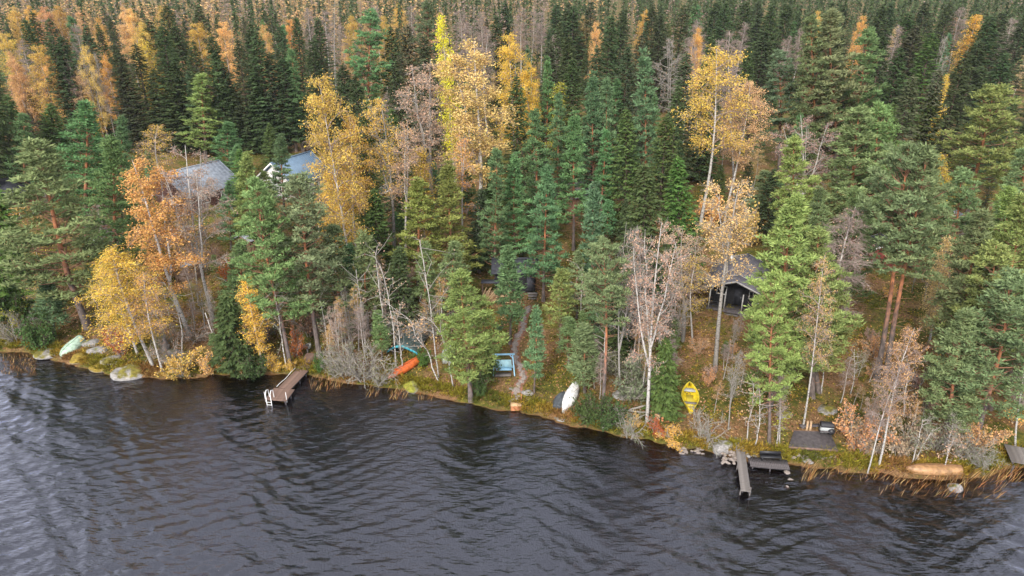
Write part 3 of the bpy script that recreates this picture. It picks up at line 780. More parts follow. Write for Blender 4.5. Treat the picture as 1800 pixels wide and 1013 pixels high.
# ------------------------------------------------------------------ trees one can point to: (kind, base px, top px, crown width px, colour, label)
FRONT = [
 ('pine', 155, 577, 62, 248, 165, PG, 'big spreading grey green pine on the bank above the pale green rowboat', None, 0),
 ('birch_full', 270, 645, 190, 425, 112, YE, 'leaning golden yellow birch on the boulder shore at the left', None, 0),
 ('birch', 242, 622, 172, 455, 70, YE, 'slimmer yellow birch just left of the leaning golden birch', None, 0),
 ('birch_sparse', 286, 653, 250, 470, 62, GO, 'small white birch with few yellow leaves right of the leaning golden birch', None, 0),
 ('birch_full', 336, 592, 226, 262, 125, OR, 'tall orange birch left of the grey cottage roof, leaning left', None, 1),
 ('aspen', 376, 565, 322, 235, 125, PI, 'tall forked tree with thin pinkish leaves in front of the grey cottage roof', None, 2),
 ('birch_sparse', 349, 538, 322, 365, 52, OR, 'thin birch with orange tufts close behind the forked pinkish tree', None, 0),
 ('birch_narrow', 461, 638, 430, 474, 46, YE, 'narrow flame shaped yellow birch left of the long jetty', None, 0),
 ('spruce_young', 412, 642, 398, 515, 58, SM, 'bushy green young spruce just left of the narrow yellow birch', None, 0),
 ('birch_sparse', 95, 570, 70, 478, 60, YE, 'short yellow birch standing left of the big grey green pine trunk', None, 0),
 ('pine_slim', 95, 590, 82, 500, 60, PB, 'low young pine in the bushes at the far left shore', None, 0),
 ('spruce', 8, 560, -5, 330, 95, SG, 'bright green spruce cut by the left edge of the photo', None, 0),
 ('pine_cone', 35, 555, 20, 440, 70, PB, 'short blue green pine near the left edge beneath the big pine', None, 0),
 ('pine', 200, 500, 195, 243, 105, PG, 'grey green pine directly behind the tall orange birch', None, 2),
 ('pine', 160, 430, 150, 180, 110, PB, 'tall blue green pine behind the big spreading pine at left', None, 2),
 ('pine_cone', 215, 420, 215, 205, 60, PB, 'slender blue green pine between two pines left of the grey roof', None, 0),
 ('pine', 510, 642, 450, 318, 110, PG, 'tall olive grey pine with orange trunk left of the jetty path', None, 1),
 ('pine', 562, 628, 522, 308, 122, PG, 'broad pine with brown trunk right of the jetty path', None, 3),
 ('pine_cone', 470, 600, 470, 345, 80, PG, 'grey green pine squeezed between the pines by the jetty', None, 1),
 ('pine_cone', 605, 600, 585, 395, 80, PG, 'middle sized pine behind the grey brush right of the jetty', None, 2),
 ('pine_slim', 650, 590, 640, 415, 55, PG, 'narrow dark pine between the white stems above the orange boat', None, 0),
 ('birch_full', 623, 520, 556, 112, 92, GO, 'tallest golden birch in the middle left, right of the blue roof', None, 0),
 ('birch', 640, 500, 612, 185, 75, GO, 'second golden birch leaning on the tallest golden birch', None, 2),
 ('birch_narrow', 590, 480, 575, 290, 60, YE, 'low yellow birch at the foot of the tallest golden birch', None, 1),
 ('aspen', 692, 482, 668, 155, 95, GO, 'slim forked birch with dark gold leaves right of the tallest golden birch', None, 0),
 ('birch_sparse', 716, 492, 716, 195, 75, PO_, 'pale sparse birch right of the slim forked gold birch', None, 1),
 ('spruce', 672, 505, 657, 330, 70, SM, 'dark green spruce behind the white stem of the slim gold birch', None, 2),
 ('spruce', 640, 480, 645, 172, 45, SM, 'dark narrow spruce standing between two gold birches', None, 2),
 ('birch_narrow', 748, 440, 739, 248, 55, YE, 'bright yellow pointed birch over the olive trees in the middle', None, 0),
 ('pine_cone', 735, 520, 733, 315, 95, PO, 'olive green pine below the bright yellow pointed birch', None, 0),
 ('pine_cone', 795, 510, 788, 290, 85, PO, 'olive green pine left of the tall thin double birch', None, 1),
 ('birch_sparse', 822, 485, 806, 215, 65, GO, 'tall thin double stemmed birch with golden leaves near the sauna', None, 1),
 ('birch_full', 838, 420, 833, 50, 135, PO_, 'huge pale orange birch in the middle of the forest', None, 1),
 ('aspen', 762, 420, 756, 85, 115, PI, 'big sparse brownish tree left of the huge pale orange birch', None, 1),
 ('birch_narrow', 800, 320, 772, 10, 38, BR, 'lemon yellow narrow treetop leaning left above the forest', None, 0),
 ('birch_full', 905, 330, 893, 45, 60, YE, 'bright yellow birch right of the huge pale orange birch', None, 0),
 ('birch_full', 940, 330, 933, 95, 48, YE, 'smaller bright yellow birch touching the bright yellow birch', None, 1),
 ('birch_narrow', 990, 330, 984, 135, 50, YG, 'yellow green birch half hidden behind a blue pine', None, 0),
 ('spruce', 912, 400, 908, 130, 62, SD, 'dark spruce in front of the two bright yellow birches', None, 1),
 ('pine_cone', 945, 440, 940, 193, 70, PB, 'blue green pine under the bright yellow birches', None, 0),
 ('pine_cone', 1008, 440, 1011, 203, 70, PB, 'blue green pine left of the grey hidden roof', None, 1),
 ('pine_cone', 872, 500, 872, 262, 60, PB, 'blue green slender pine behind the sauna at left', None, 2),
 ('pine_cone', 908, 480, 906, 275, 65, PB, 'blue green slender pine right behind the sauna roof', None, 1),
 ('pine_cone', 955, 530, 962, 292, 78, PB, 'full blue green pine just right of the sauna', None, 0),
 ('pine_slim', 896, 605, 893, 440, 52, PB, 'thin young pine standing in front of the sauna wall', None, 0),
 ('pine_slim', 939, 690, 943, 545, 34, PB, 'small bluish pine beside the stone path', None, 0),
 ('pine_slim', 984, 612, 986, 478, 40, PL, 'thin sparse young pine right of the stone path', None, 1),
 ('pine_slim', 1028, 690, 1028, 575, 55, PG, 'small grey pine above the white boat', None, 0),
 ('pine_slim', 1040, 540, 1044, 332, 45, PB, 'slim bluish pine behind the orange trunked pine', None, 0),
 ('pine_tall', 1058, 728, 1062, 420, 82, PG, 'thin pine with long bare orange trunk right of the white boat', None, 0),
 ('spruce', 1128, 560, 1131, 285, 85, SM, 'green spruce with sparse fan branches behind the bare birches', None, 0),
 ('spruce', 1193, 520, 1191, 272, 68, SG, 'bright green spruce left of the two tall grey aspens', None, 2),
 ('spruce', 1100, 420, 1101, 188, 60, SM, 'mid green spruce in the middle right of the forest', None, 1),
 ('pine_cone', 1135, 400, 1132, 98, 72, PB, 'tall blue green pine behind the mid green spruce', None, 1),
 ('pine_cone', 1044, 380, 1043, 134, 62, PB, 'blue pine pair, its left tree', None, 1),
 ('pine_cone', 1068, 380, 1066, 138, 55, PB, 'blue pine pair, its right tree', None, 2),
 ('bare', 1090, 702, 1102, 370, 70, PI, 'tall bare grey birch with upswept forks left of the many stemmed tree', None, 2),
 ('bare', 1122, 668, 1122, 395, 40, PI, 'thin straight bare birch close to the tall bare grey birch', None, 0),
 ('aspen', 1137, 742, 1165, 368, 125, PI, 'big grey many stemmed tree with pinkish leaves left of the yellow boat', None, 2),
 ('birch_narrow', 1150, 560, 1157, 368, 38, PO_, 'narrow pale yellow birch inside the grey many stemmed tree', None, 1),
 ('aspen', 1200, 600, 1200, 390, 95, PI, 'pinkish leaved tree left of the dark cottage', None, 1),
 ('spruce_young', 1168, 735, 1170, 592, 46, SM, 'bushy young spruce left of the yellow boat', None, 1),
 ('birch_sparse', 1217, 605, 1226, 440, 58, YE, 'yellow leaved small tree at the left wall of the dark cottage', None, 0),
 ('birch', 1226, 420, 1262, 65, 100, GO, 'tall golden aspen with thick grey trunk, left of a pair', None, 3),
 ('birch', 1270, 420, 1322, 128, 78, PO_, 'tall pale orange aspen with grey trunk, right of a pair', None, 3),
 ('aspen', 1257, 652, 1302, 300, 120, PO_, 'forked grey aspen in front of the dark cottage', None, 0),
 ('bare_pink', 1290, 380, 1282, 35, 52, PI, 'bare pinkish birch top above the pair of aspens', None, 0),
 ('pine', 1352, 716, 1400, 346, 140, PL, 'big light green pine right of the dark cottage', None, 2),
 ('birch_sparse', 1412, 750, 1452, 430, 60, PO_, 'white trunked birch rising behind the black terrace', None, 0),
 ('pine', 1390, 520, 1396, 243, 92, PL, 'light green pine behind the big light green pine', None, 0),
 ('aspen', 1400, 430, 1408, 188, 105, PI, 'wide pinkish leaved tree below the dark pines on the right', None, 2),
 ('bare_pink', 1440, 650, 1508, 345, 92, PI, 'white leaning birch with purple bare twigs left of the twin pines', None, 1),
 ('pine_tall', 1540, 668, 1598, 256, 118, PG, 'left one of the twin tall pines with long dark bare trunks', None, 0),
 ('pine_tall', 1556, 672, 1632, 262, 108, PG, 'right one of the twin tall pines with long reddish bare trunks', None, 1),
 ('pine', 1475, 480, 1512, 190, 125, PG, 'broad pine behind the white leaning birch with purple twigs', None, 0),
 ('pine', 1520, 470, 1545, 186, 90, PG, 'pine touching the broad pine behind the twin pines', None, 1),
 ('pine', 1690, 420, 1748, 150, 128, PL, 'leaning pine with orange trunk and flat top at the right', None, 3),
 ('pine', 1672, 690, 1728, 372, 120, PG, 'grey green pine near the right edge above the upturned wooden boat', None, 2),
 ('pine', 1760, 640, 1800, 345, 110, PL, 'light green pine at the right edge of the photo', None, 0),
 ('pine', 1715, 780, 1775, 480, 150, PG, 'wide low pine above the upturned wooden boat', None, 1),
 ('pine', 1660, 780, 1700, 545, 110, PG, 'shaggy low pine with many dead twigs behind the upturned wooden boat', None, 2),
 ('pine_cone', 1820, 740, 1822, 480, 110, PG, 'pine cut by the right edge above the grey dock', None, 2),
 ('birch_narrow', 1632, 610, 1672, 405, 48, PO_, 'pale yellow column shaped birch right of the twin pines', None, 0),
 ('birch_sparse', 1545, 818, 1612, 560, 68, PO_, 'leaning shore birch with pale leaves left of the upturned wooden boat', None, 0),
 ('bare', 1525, 832, 1592, 625, 40, PI, 'crooked bare white birch leaning over the reeds', None, 0),
 ('birch_narrow', 1655, 420, 1654, 262, 35, YE, 'small orange yellow birch right of the broad pines', None, 1),
 ('pine', 828, 705, 810, 478, 112, PL, 'light green pine growing at the waterline left of the blue swing', None, 0),
 ('bare', 1280, 755, 1305, 600, 45, GR, 'small forked bare birch left of the narrow grey dock', None, 2),
 ('bare', 1370, 780, 1372, 650, 30, GR, 'thin bare sapling left of the black terrace', None, 1),
 ('birch_sparse', 1330, 710, 1342, 560, 40, PO_, 'thin white birch under the big light green pine', None, 0),
 ('pine', 1352, 780, 1364, 480, 84, PL, 'grey trunked pine standing by the side platform', None, 1),
 ('bare', 1785, 785, 1800, 600, 50, PI, 'pale trunk at the right edge by the grey dock', None, 0),
 ('spruce', 424, 372, 421, 260, 34, SG, 'slim bright spruce at the right corner of the grey roof', None, 2),
 ('pine_cone', 402, 322, 402, 215, 65, PB, 'blue green pine right of the grey cottage roof', None, 0),
 ('pine_cone', 416, 335, 418, 255, 45, PB, 'smaller blue green pine hiding the right end of the grey roof', None, 1),
 ('pine_cone', 361, 278, 356, 130, 68, PL, 'pale green pine behind the grey cottage roof', None, 2),
 ('birch_sparse', 285, 330, 277, 212, 58, YE, 'small yellow tree left of the grey cottage roof', None, 0),
 ('spruce', 476, 305, 473, 215, 38, SM, 'green spruce left of the white gabled house', None, 2),
 ('pine_cone', 500, 385, 494, 240, 56, PB, 'dark blue green pine hiding the white gable', None, 1),
 ('pine_cone', 535, 400, 524, 305, 40, PG, 'low grey pine in front of the blue ribbed roof', None, 2),
 ('bare', 180, 480, 172, 350, 50, PI, 'pale bare tree in front of the dark shed', None, 0),
 ('pine', 1370, 300, 1368, 92, 75, PD, 'dark grey pine left of the tall pine group on the right', None, 1),
 ('pine', 1470, 320, 1461, 20, 115, PG, 'tall many tiered pine rising above the forest on the right', None, 2),
 ('pine', 1425, 320, 1426, 30, 80, PG, 'pine joined to the tall many tiered pine on the right', None, 0),
 ('pine', 1500, 320, 1526, 52, 78, PG, 'orange trunked pine right of the tall many tiered pine', None, 3),
 ('pine', 655, 260, 651, 18, 78, PB, 'rounded blue green pine standing out in the upper middle', None, 3),
 ('pine_tall', 755, 260, 752, 5, 55, PD, 'orange trunked pine left of the lemon yellow treetop', None, 1),
 ('spruce_dead', 592, 180, 588, 0, 52, PD, 'silver grey dead spruce among the dark spruces', None, 0),
 ('bare', 1180, 280, 1184, 48, 62, PI, 'white leafless birch in the dark upper middle right', None, 2),
 ('pine_slim', 1000, 642, 1003, 560, 34, PG, 'small sparse pine between the stone path and the white boat', None, 1),
 ('pine_cone', 1060, 610, 1066, 470, 66, PB, 'bluish pine behind the long orange trunk', None, 1),
 ('spruce', 1077, 645, 1082, 520, 62, SM, 'low green spruce right of the long orange trunk', None, 4),
 ('spruce', 1112, 625, 1114, 470, 66, SD, 'dark spruce behind the straight bare birch', None, 4),
 ('spruce', 1145, 600, 1148, 440, 62, SD, 'dark spruce in the gap behind the many stemmed tree', None, 1),
 ('pine_cone', 1014, 560, 1017, 440, 46, PG, 'grey green pine above the small pines near the white boat', None, 0),
 ('pine_cone', 430, 560, 424, 425, 74, PG, 'olive grey pine behind the narrow yellow birch', None, 1),
 ('pine_cone', 540, 570, 538, 400, 84, PG, 'grey green pine behind the jetty path table', None, 0),
 ('pine_cone', 604, 560, 614, 430, 70, PB, 'bluish pine behind the white stem in the grey brush', None, 2),
 ('spruce', 698, 580, 703, 430, 66, SD, 'dark spruce behind the tarpaulin shelter', None, 0),
 ('pine_cone', 745, 570, 748, 430, 62, PG, 'grey green pine behind the bent grey alder', None, 1),
 ('pine_cone', 794, 580, 800, 425, 74, PG, 'grey green pine above the waterline pine', None, 0),
 ('spruce', 842, 480, 846, 330, 66, SD, 'dark spruce behind the firewood shelter', None, 2),
 ('pine', 1428, 700, 1440, 405, 115, PL, 'pale green pine leaning on the white trunk by the terrace', None, 0),
 ('pine_cone', 1368, 640, 1386, 480, 70, PL, 'low pale green pine at the right corner of the dark cottage', None, 1),
 ('pine', 1486, 560, 1503, 330, 84, PG, 'grey pine behind the purple twigged birch', None, 2),
 ('pine', 1650, 560, 1690, 300, 92, PG, 'grey green pine below the flat topped leaning pine', None, 1),
 ('pine', 1600, 470, 1622, 290, 86, PG, 'round topped pine between the broad pines and the yellow column birch', None, 3),
 ('pine', 1742, 560, 1775, 330, 96, PL, 'light pine crowded between the right edge pines', None, 2),
 ('pine', 1780, 470, 1800, 262, 90, PG, 'grey green pine at the right edge below the flat topped pine', None, 0),
 ('pine_cone', 1335, 420, 1345, 300, 66, PG, 'grey green pine right of the forked grey aspen', None, 2),
 ('pine_cone', 1430, 560, 1440, 330, 70, PG, 'dark grey green pine behind the pale green pines', None, 0),
 ('spruce', 20, 345, 12, 165, 62, SM, 'mid green spruce at the left edge above the black roof', None, 1),
 ('spruce', -8, 360, -18, 130, 70, SD, 'dark spruce cut by the left edge above the black roof', None, 0),
 ('pine_cone', 48, 360, 40, 200, 60, PB, 'bluish pine behind the black roofed cottage', None, 2),
 ('spruce', 95, 330, 88, 180, 56, SM, 'green spruce behind the big spreading pine top', None, 4),
 ('pine_cone', 406, 440, 403, 318, 44, PB, 'small blue green pine below the right end of the grey roof', None, 0),
 ('pine_cone', 446, 440, 434, 272, 66, PL, 'pale green pine between the grey roof and the blue roof', None, 1),
 ('aspen', 350, 430, 345, 300, 60, PI, 'low pinkish tree under the front edge of the grey roof', None, 0),
 ('pine_cone', 470, 430, 462, 300, 50, PG, 'grey green pine in front of the white gabled house wall', None, 2),
 ('birch_sparse', 560, 420, 556, 320, 44, GO, 'small golden birch under the blue roof end', None, 0),
 ('pine', 1740, 720, 1752, 430, 130, PL, 'light grey green pine over the grey bush at the right edge', None, 3),
 ('pine', 1440, 690, 1438, 470, 110, PL, 'pale green pine behind the white trunk by the terrace', None, 0),
]
for a in FRONT:
    tree_px(*a)

# ------------------------------------------------------------------ trees of the dense forest behind (top px, width px)
LANDMARKS = [('silver grey dead spruce', 590, 40), ('rounded blue green pine', 651, 60), ('lemon yellow treetop', 780, 60), ('brightest yellow birch', 897, 90), ('white leafless birch', 1184, 110), ('many tiered pine', 1461, 90),
  ('flat topped leaning pine', 1740, 220), ('blue pine pair', 1055, 180), ('tall golden aspen', 1255, 150), ('pale orange tall aspen', 1315, 190), ('tallest golden birch', 570, 200), ('pale pine behind the grey roof', 358, 180),
  ('huge pale orange birch', 835, 130), ('dark grey pine', 1368, 150), ('yellow slanting birch', 1716, 50), ('big spreading grey green pine', 75, 340), ('tall orange birch', 260, 370), ('grey sheet roof', 358, 310),
  ('blue ribbed roof', 540, 290), ('slim forked gold birch', 680, 260), ('olive green pines', 760, 370), ('sauna cabin', 905, 495), ('dark lakeside cottage', 1285, 500), ('many stemmed grey tree', 1150, 520), ('light green big pine', 1390, 480),
  ('purple twigged birch', 1485, 440), ('twin tall pines', 1580, 400), ('pale yellow column birch', 1665, 450), ('narrow yellow shore birch', 445, 560), ('leaning golden birch', 215, 500), ('long jetty', 505, 680), ('orange boat', 712, 645),
  ('garden swing', 885, 640), ('waterline pine', 818, 560), ('white rowboat', 1000, 700), ('yellow rowing boat', 1212, 705), ('black terrace', 1427, 778), ('tan wooden boat', 1640, 825), ('leaning shore birch', 1575, 700),
  ('pale green rowboat', 127, 610), ('black roofed cottage', 12, 335), ('red shed', 1552, 440), ('forked grey aspen', 1285, 420), ('stone path', 915, 620), ('grey dock', 1785, 800), ('top left corner', 20, 10), ('top right corner', 1785, 10),
  ('orange trunked thin pine', 1060, 560), ('bent grey alder', 735, 590), ('jetty path table', 531, 618), ('white gable', 478, 295)]
ORD = ['', ', second nearest', ', third nearest', ', fourth nearest', ', fifth nearest', ', sixth nearest', ', seventh nearest', ', eighth nearest', ', ninth nearest', ', tenth nearest']
LATE = []
def late(o, words_, px, py, group):
    LATE.append((o, words_, px, py, group))
def name_them():
    seen = {}
    for o, words_, px, py, group in LATE:
        nm, lx, ly = min(LANDMARKS, key=lambda q: math.hypot(q[1] - px, (q[2] - py) * 1.2))
        dx, dy = px - lx, py - ly
        way = ('right of' if dx > 0 else 'left of') if abs(dx) > abs(dy) else ('below' if dy > 0 else 'above')
        seen.setdefault((words_, nm, way), []).append((math.hypot(dx, dy), o, group))
    for (words_, nm, way), lst in seen.items():
        for k, (_, o, group) in enumerate(sorted(lst, key=lambda q: q[0])):
            o['label'] = '%s %s the %s%s' % (words_, way, nm, ORD[min(k, 9)])
            o['group'] = group
def back(kind, lst, h, w, color, words_, near=False):
    for e in lst:
        tx, ty = e[0], e[1]; ww = (e[2] if len(e) > 2 else w) * (1.25 if kind == 'spruce' else 1.0)
        hh = e[3] if len(e) > 3 else h
        o = tree_top(kind, tx, ty, hh * rnd.uniform(0.95, 1.05), ww, rnd.choice([PO_, GO, GO, OR]) if color == PO_ else color, None, None)
        late(o, words_.replace(' of the back forest', ''), tx, ty + 25, words_)

back('spruce', [(37,33),(55,20),(85,32),(84,60),(107,60),(106,100,34),(146,43),(174,40,28),(262,33,52),(284,43,45),(312,43,52),(346,7),(288,7),(231,74,44),(205,77),
     (433,40,40),(413,67,34),(322,174,50,19),(489,44,32),(519,28,32),(557,30,36),(453,50,48),(604,111,44,20),(625,130,40,19),(645,174,36,19),(681,44,42),(870,27),(889,3),
     (980,7),(996,2),(1007,7),(1041,2),(1071,27,46),(1095,17,46),(978,37),(1152,7),(1165,23,44),(1199,7),(1262,2,44),(1276,5),(1313,2,44),(1333,2),(1192,148,40,18),(1316,81,40,20),
     (1360,10,44),(1387,7),(1484,5),(1461,3),(1548,7,46),(1565,2,46),(1632,2,44),(1672,2,48),(1739,27,62),(1762,20,56),(1795,37,56),(1605,20,46),
     (470,90,50,22),(440,120,46,20),(300,110,52,20),(265,120,50,20),(372,60,40),(390,110,44,20),(335,70,44),(545,70,40),(500,100,46,20),(575,140,44,18),(700,110,46,21),
     (1210,90,46,20),(1250,60,44),(1340,50,46),(1050,80,44),(1100,80,46,21),(1000,60,46),(965,70,40),(1480,60,46),(1560,60,50),(1700,90,56,21),(1720,70,52),(1775,90,56,21),(1590,80,50,21),(1010,100,44,20),
     (520,150,44,18),(285,170,48,18),(440,180,48,17),(405,150,44,18)], 22, 40, SD, 'dark pointed spruce of the back forest')
back('spruce', [(50,161,56,17),(67,175,50,17),(100,175,56,17),(217,127,46,18),(722,44,50),(740,60,44),(1615,44,64),(1130,60,40),(1600,130,56,20),(1660,120,50,20)], 21, 44, SB, 'brownish green spruce of the back forest')
back('spruce', [(1642,54,50),(1178,200,52,17),(455,150,44,18),(30,180,50,17),(120,190,44,16),(1255,120,40,18),(1575,180,48,18),(1640,160,48,18),(690,190,42,17),(560,190,42,17)], 20, 46, SM, 'mid green spruce of the back forest')
back('pine_cone', [(379,94,48,19),(510,87,44,19),(221,208,44,15),(960,107,44,19),(1222,10,44),(1064,228,44,14),(125,30,40),(330,130,44,17),(985,165,50,17),(1090,140,44,17)], 20, 44, PB, 'blue green pine of the back forest')
back('birch_full', [(10,50,44),(62,70,52),(17,80,40),(80,90,44),(171,23,28),(182,87,42,19),(131,117,38,17),(245,30,46),(343,33,48),(386,30,38),(614,20,34),(507,27,28),(698,2,32),(671,20,28),
     (1031,20,40),(1131,10,38),(1440,13,24),(1515,20,24),(20,5,40),(48,3,36),(75,5,36),(95,4,36),(135,5,30),(212,3,40),(228,8,34),(460,35,34),(30,110,46,20),(95,120,40,19),(150,70,34),(285,3,34),(1232,40,28),(1050,30,24)], 21, 38, PO_, 'thin golden birch of the back forest')
back('birch_narrow', [(1716,20,40),(1672,118,22,19),(250,60,34),(155,140,30,16)], 20, 34, YE, 'yellow birch of the back forest')
back('bare', [(124,33,34),(144,73,36),(164,80,30),(340,97,26,20),(954,13,34),(1582,33,34),(1662,50,32),(1783,23,36),(565,10,34),(540,5,30),(637,5,28),(660,3,30),(725,3,30),(805,8,34),(830,3,30),(935,10,28),(1310,30,30),(1220,60,30),(190,110,30,19),(110,90,30)], 21, 32, PI, 'leafless white birch of the back forest')
back('bare_pink', [(1225,27,40),(1695,5,36),(820,30,40),(855,40,44),(780,45,36),(620,60,30),(915,5,34),(40,60,34),(1265,60,40),(850,15,36)], 21, 36, PI, 'purple brown bare birch of the back forest')

# ------------------------------------------------------------------ understorey and infill, kept off the clearings, roofs and the things on the shore
CLEAR = [(300, 268, 412, 342), (458, 262, 566, 322), (0, 300, 40, 360), (150, 385, 200, 425), (300, 430, 350, 470), (425, 398, 455, 425), (845, 470, 945, 740), (1235, 440, 1345, 560),
         (690, 590, 810, 670), (860, 610, 1000, 730), (985, 670, 1025, 730), (1190, 675, 1235, 740), (1380, 730, 1475, 800), (660, 315, 720, 350), (980, 285, 1035, 345),
         (520, 590, 560, 665), (100, 585, 250, 660), (1440, 560, 1640, 800), (1205, 560, 1420, 740), (1525, 430, 1575, 470), (1655, 355, 1700, 410), (985, 400, 1035, 480), (1755, 770, 1800, 825), (520, 600, 556, 665)]
WIDE = {(1440, 560, 1640, 800), (1205, 560, 1420, 740)}      # open slopes that keep saplings but no trees
def clear_of(B, h, wm, small=False):
    px, py, zc = proj(B); tx, ty, _ = proj(B + np.array([0, 0, h])); hw = wm * F / zc / 2
    for x0, y0, x1, y1 in CLEAR:
        if small and (x0, y0, x1, y1) in WIDE: continue
        if px + hw > x0 and px - hw < x1 and py > y0 and ty < y1: return False
    return -80 < px < 1880
used = []
def infill(n, d0, d1, kinds, hrange, label, minsep, tries=40):
    c = 0
    for _ in range(n * tries):
        if c >= n: break
        y = rnd.uniform(48, 300); x = rnd.uniform(-0.78, 0.78) * (y + 12)
        d = float(shore_d(x, y))
        if not d0 < d < d1: continue
        if any((x - a) ** 2 + (y - b) ** 2 < minsep ** 2 for a, b in used): continue
        kind, color, wf, _ = rnd.choices(kinds, [k[3] for k in kinds])[0]
        h = rnd.uniform(*hrange); B = np.array([x, y, TZ(x, y)])
        if not clear_of(B, h, wf * h): continue
        used.append((x, y))
        o = plant(kind, B, np.array([0, 0, h]), wf * h * rnd.uniform(.85, 1.15), color)
        q = proj(B + np.array([0, 0, h * .75])); late(o, label % NAME[kind].replace('_', ' '), q[0], q[1], label % NAME[kind].replace('_', ' '))
        c += 1
infill(46, 22, 48, [('spruce_young', SM, .34, 3), ('pine_slim', PB, .26, 2), ('spruce', SD, .24, 2), ('birch_sparse', GO, .22, 1)], (5, 9), 'young %s', 3.0)
infill(110, 48, 95, [('spruce', SD, .24, 5), ('spruce', SM, .24, 3), ('pine_cone', PB, .26, 2), ('birch', PO_, .2, 2), ('bare_pink', PI, .2, 1)], (8, 14), 'mid forest %s', 3.2)
infill(120, 95, 170, [('spruce', SD, .21, 6), ('spruce', SM, .21, 2), ('pine_cone', PB, .22, 1), ('birch', PO_, .18, 2), ('bare_pink', PI, .18, 2)], (14, 19), 'shorter inner %s', 3.4)

infill(90, 1.5, 40, [('bush', GO, .9, 2), ('bush', YG, .9, 2), ('bush', PI, .9, 2), ('bush', GR, .9, 2), ('bush_bare', PI, .8, 1), ('bush_green', SM, .9, 1.5)], (.9, 2.0), 'low forest floor %s', 1.6)
infill(40, 2.0, 30, [('birch_sparse', GO, .22, 2), ('bare', PI, .22, 3), ('pine_slim', PG, .3, 2), ('spruce_young', SM, .4, 1)], (2.5, 5.5), 'sapling %s', 2.0)

def px_fill(n, x0, x1, y0, y1, kinds, hr, label):
    for _ in range(n):
        px, py = rnd.uniform(x0, x1), rnd.uniform(y0, y1); B = hit(px, py)
        if shore_d(B[0], B[1]) < .5: continue
        kind, color, wf, _w = rnd.choices(kinds, [k[3] for k in kinds])[0]; h = rnd.uniform(*hr)
        if not clear_of(B, h * .8, wf * h * .6, True): continue
        o = plant(kind, B, np.array([rnd.uniform(-.12, .12) * h, 0, h]), wf * h * rnd.uniform(.85, 1.15), color)
        q = proj(B + np.array([0, 0, h * .6])); w_ = label % NAME[kind].replace('_', ' '); late(o, w_, q[0], q[1], w_)
TW = [('bare', PI, .25, 4), ('birch_sparse', GO, .24, 2), ('aspen', PI, .3, .6), ('birch_sparse', YG, .24, .8)]
px_fill(26, 545, 700, 560, 660, TW, (3.5, 8.5), 'slender %s')
px_fill(12, 700, 830, 540, 600, TW, (3.5, 8), 'slender %s')
px_fill(16, 250, 420, 540, 640, TW, (3, 7), 'slender %s')
px_fill(18, 1060, 1200, 560, 730, TW, (4, 9), 'slender %s')
px_fill(14, 1440, 1660, 600, 800, TW, (2.5, 6), 'slender %s')
px_fill(10, 940, 1050, 560, 700, TW + [('pine_slim', PG, .3, 2)], (2.5, 6), 'slender %s')
px_fill(10, 1220, 1340, 570, 740, TW, (2.5, 5), 'slender %s')
px_fill(26, 300, 1700, 380, 520, [('spruce', SD, .3, 2), ('spruce', SM, .3, 2), ('pine_cone', PG, .32, 2), ('birch_sparse', GO, .26, 1)], (7, 11), 'background %s')
px_fill(16, 1440, 1660, 580, 800, [('bush', (.60, .34, .17), .9, 2), ('bush', PI, .9, 2), ('bush', YG, .9, 1), ('birch_sparse', PO_, .4, 2)], (1.0, 2.6), 'mossy slope %s')
px_fill(14, 1215, 1420, 580, 745, [('bush', (.60, .34, .17), .9, 2), ('bush', PI, .9, 2), ('bush', GR, .9, 1), ('spruce_young', SM, .4, 1)], (1.0, 2.2), 'open slope %s')
name_them()

# far forest that reads as one mass
def far_forest():
    rg = np.random.default_rng(5)
    mb = MB()
    n = 3600
    y = 215 + 900 * rg.uniform(0, 1, n) ** 1.6
    x = rg.uniform(-0.85, 0.85, n) * (y + 40)
    base = terrain(x, y)
    h = rg.uniform(17, 24, n)
    kindr = rg.uniform(0, 1, n) + 0.2 * noise2(x, y, 60, 3) - 0.22 * np.clip(x / 120, -1, 1)
    q = 120
    for kk in range(3):
        m = (kindr < 0.74) if kk == 0 else (kindr >= 0.88 if kk == 1 else (kindr >= 0.74) & (kindr < 0.88))
        X, Y, Z, H = x[m], y[m], base[m], h[m]; k = len(X)
        if kk == 0:
            t = rg.uniform(0.15, 1, (k, q)); R = (1 - t) * 2.3 + 0.1
        else:
            t = rg.uniform(0.25, 1, (k, q)); R = 2.4 * np.sqrt(np.clip(1 - ((t - .6) / .42) ** 2, 0.03, 1))
        a = rg.uniform(0, 6.28, (k, q)); rr = R * np.sqrt(rg.uniform(0.2, 1, (k, q)))
        C = np.stack([X[:, None] + rr * np.cos(a), Y[:, None] + rr * np.sin(a), Z[:, None] + t * H[:, None]], -1).reshape(-1, 3)
        out = np.stack([np.cos(a), np.sin(a), np.full_like(a, -0.45 if kk == 0 else 0.1)], -1).reshape(-1, 3)
        U = unit(out + rg.normal(0, .35, out.shape)) * (0.6 if kk == 0 else 0.42); V = unit(np.cross(U, rg.normal(size=U.shape))) * (0.24 if kk == 0 else 0.18)
        cols = [np.array(SD) * 1.1, np.array(PO_) * .72, np.array((0.27, 0.195, 0.16))][kk]
        mb.leaves(C, U, V, rg.uniform(0, 1, len(C)), 0, cols * rg.uniform(.8, 1.2, (len(C), 1)))
        mb.segs(np.stack([X, Y, Z], 1), np.stack([X, Y, Z + H * .97], 1), 0.12 if kk == 0 else 0.08, 0.03, 3, 0, np.array((0.10, .08, .06)) if kk == 0 else np.array((0.22, .19, .165)))
    o = link('far_forest', mb.mesh('far_forest', M['ground_leaf'], False, 'col'))
    tag(o, 'distant mixed forest of spruce and bare birch fading into the haze', 'forest', kind='stuff')
far_forest()

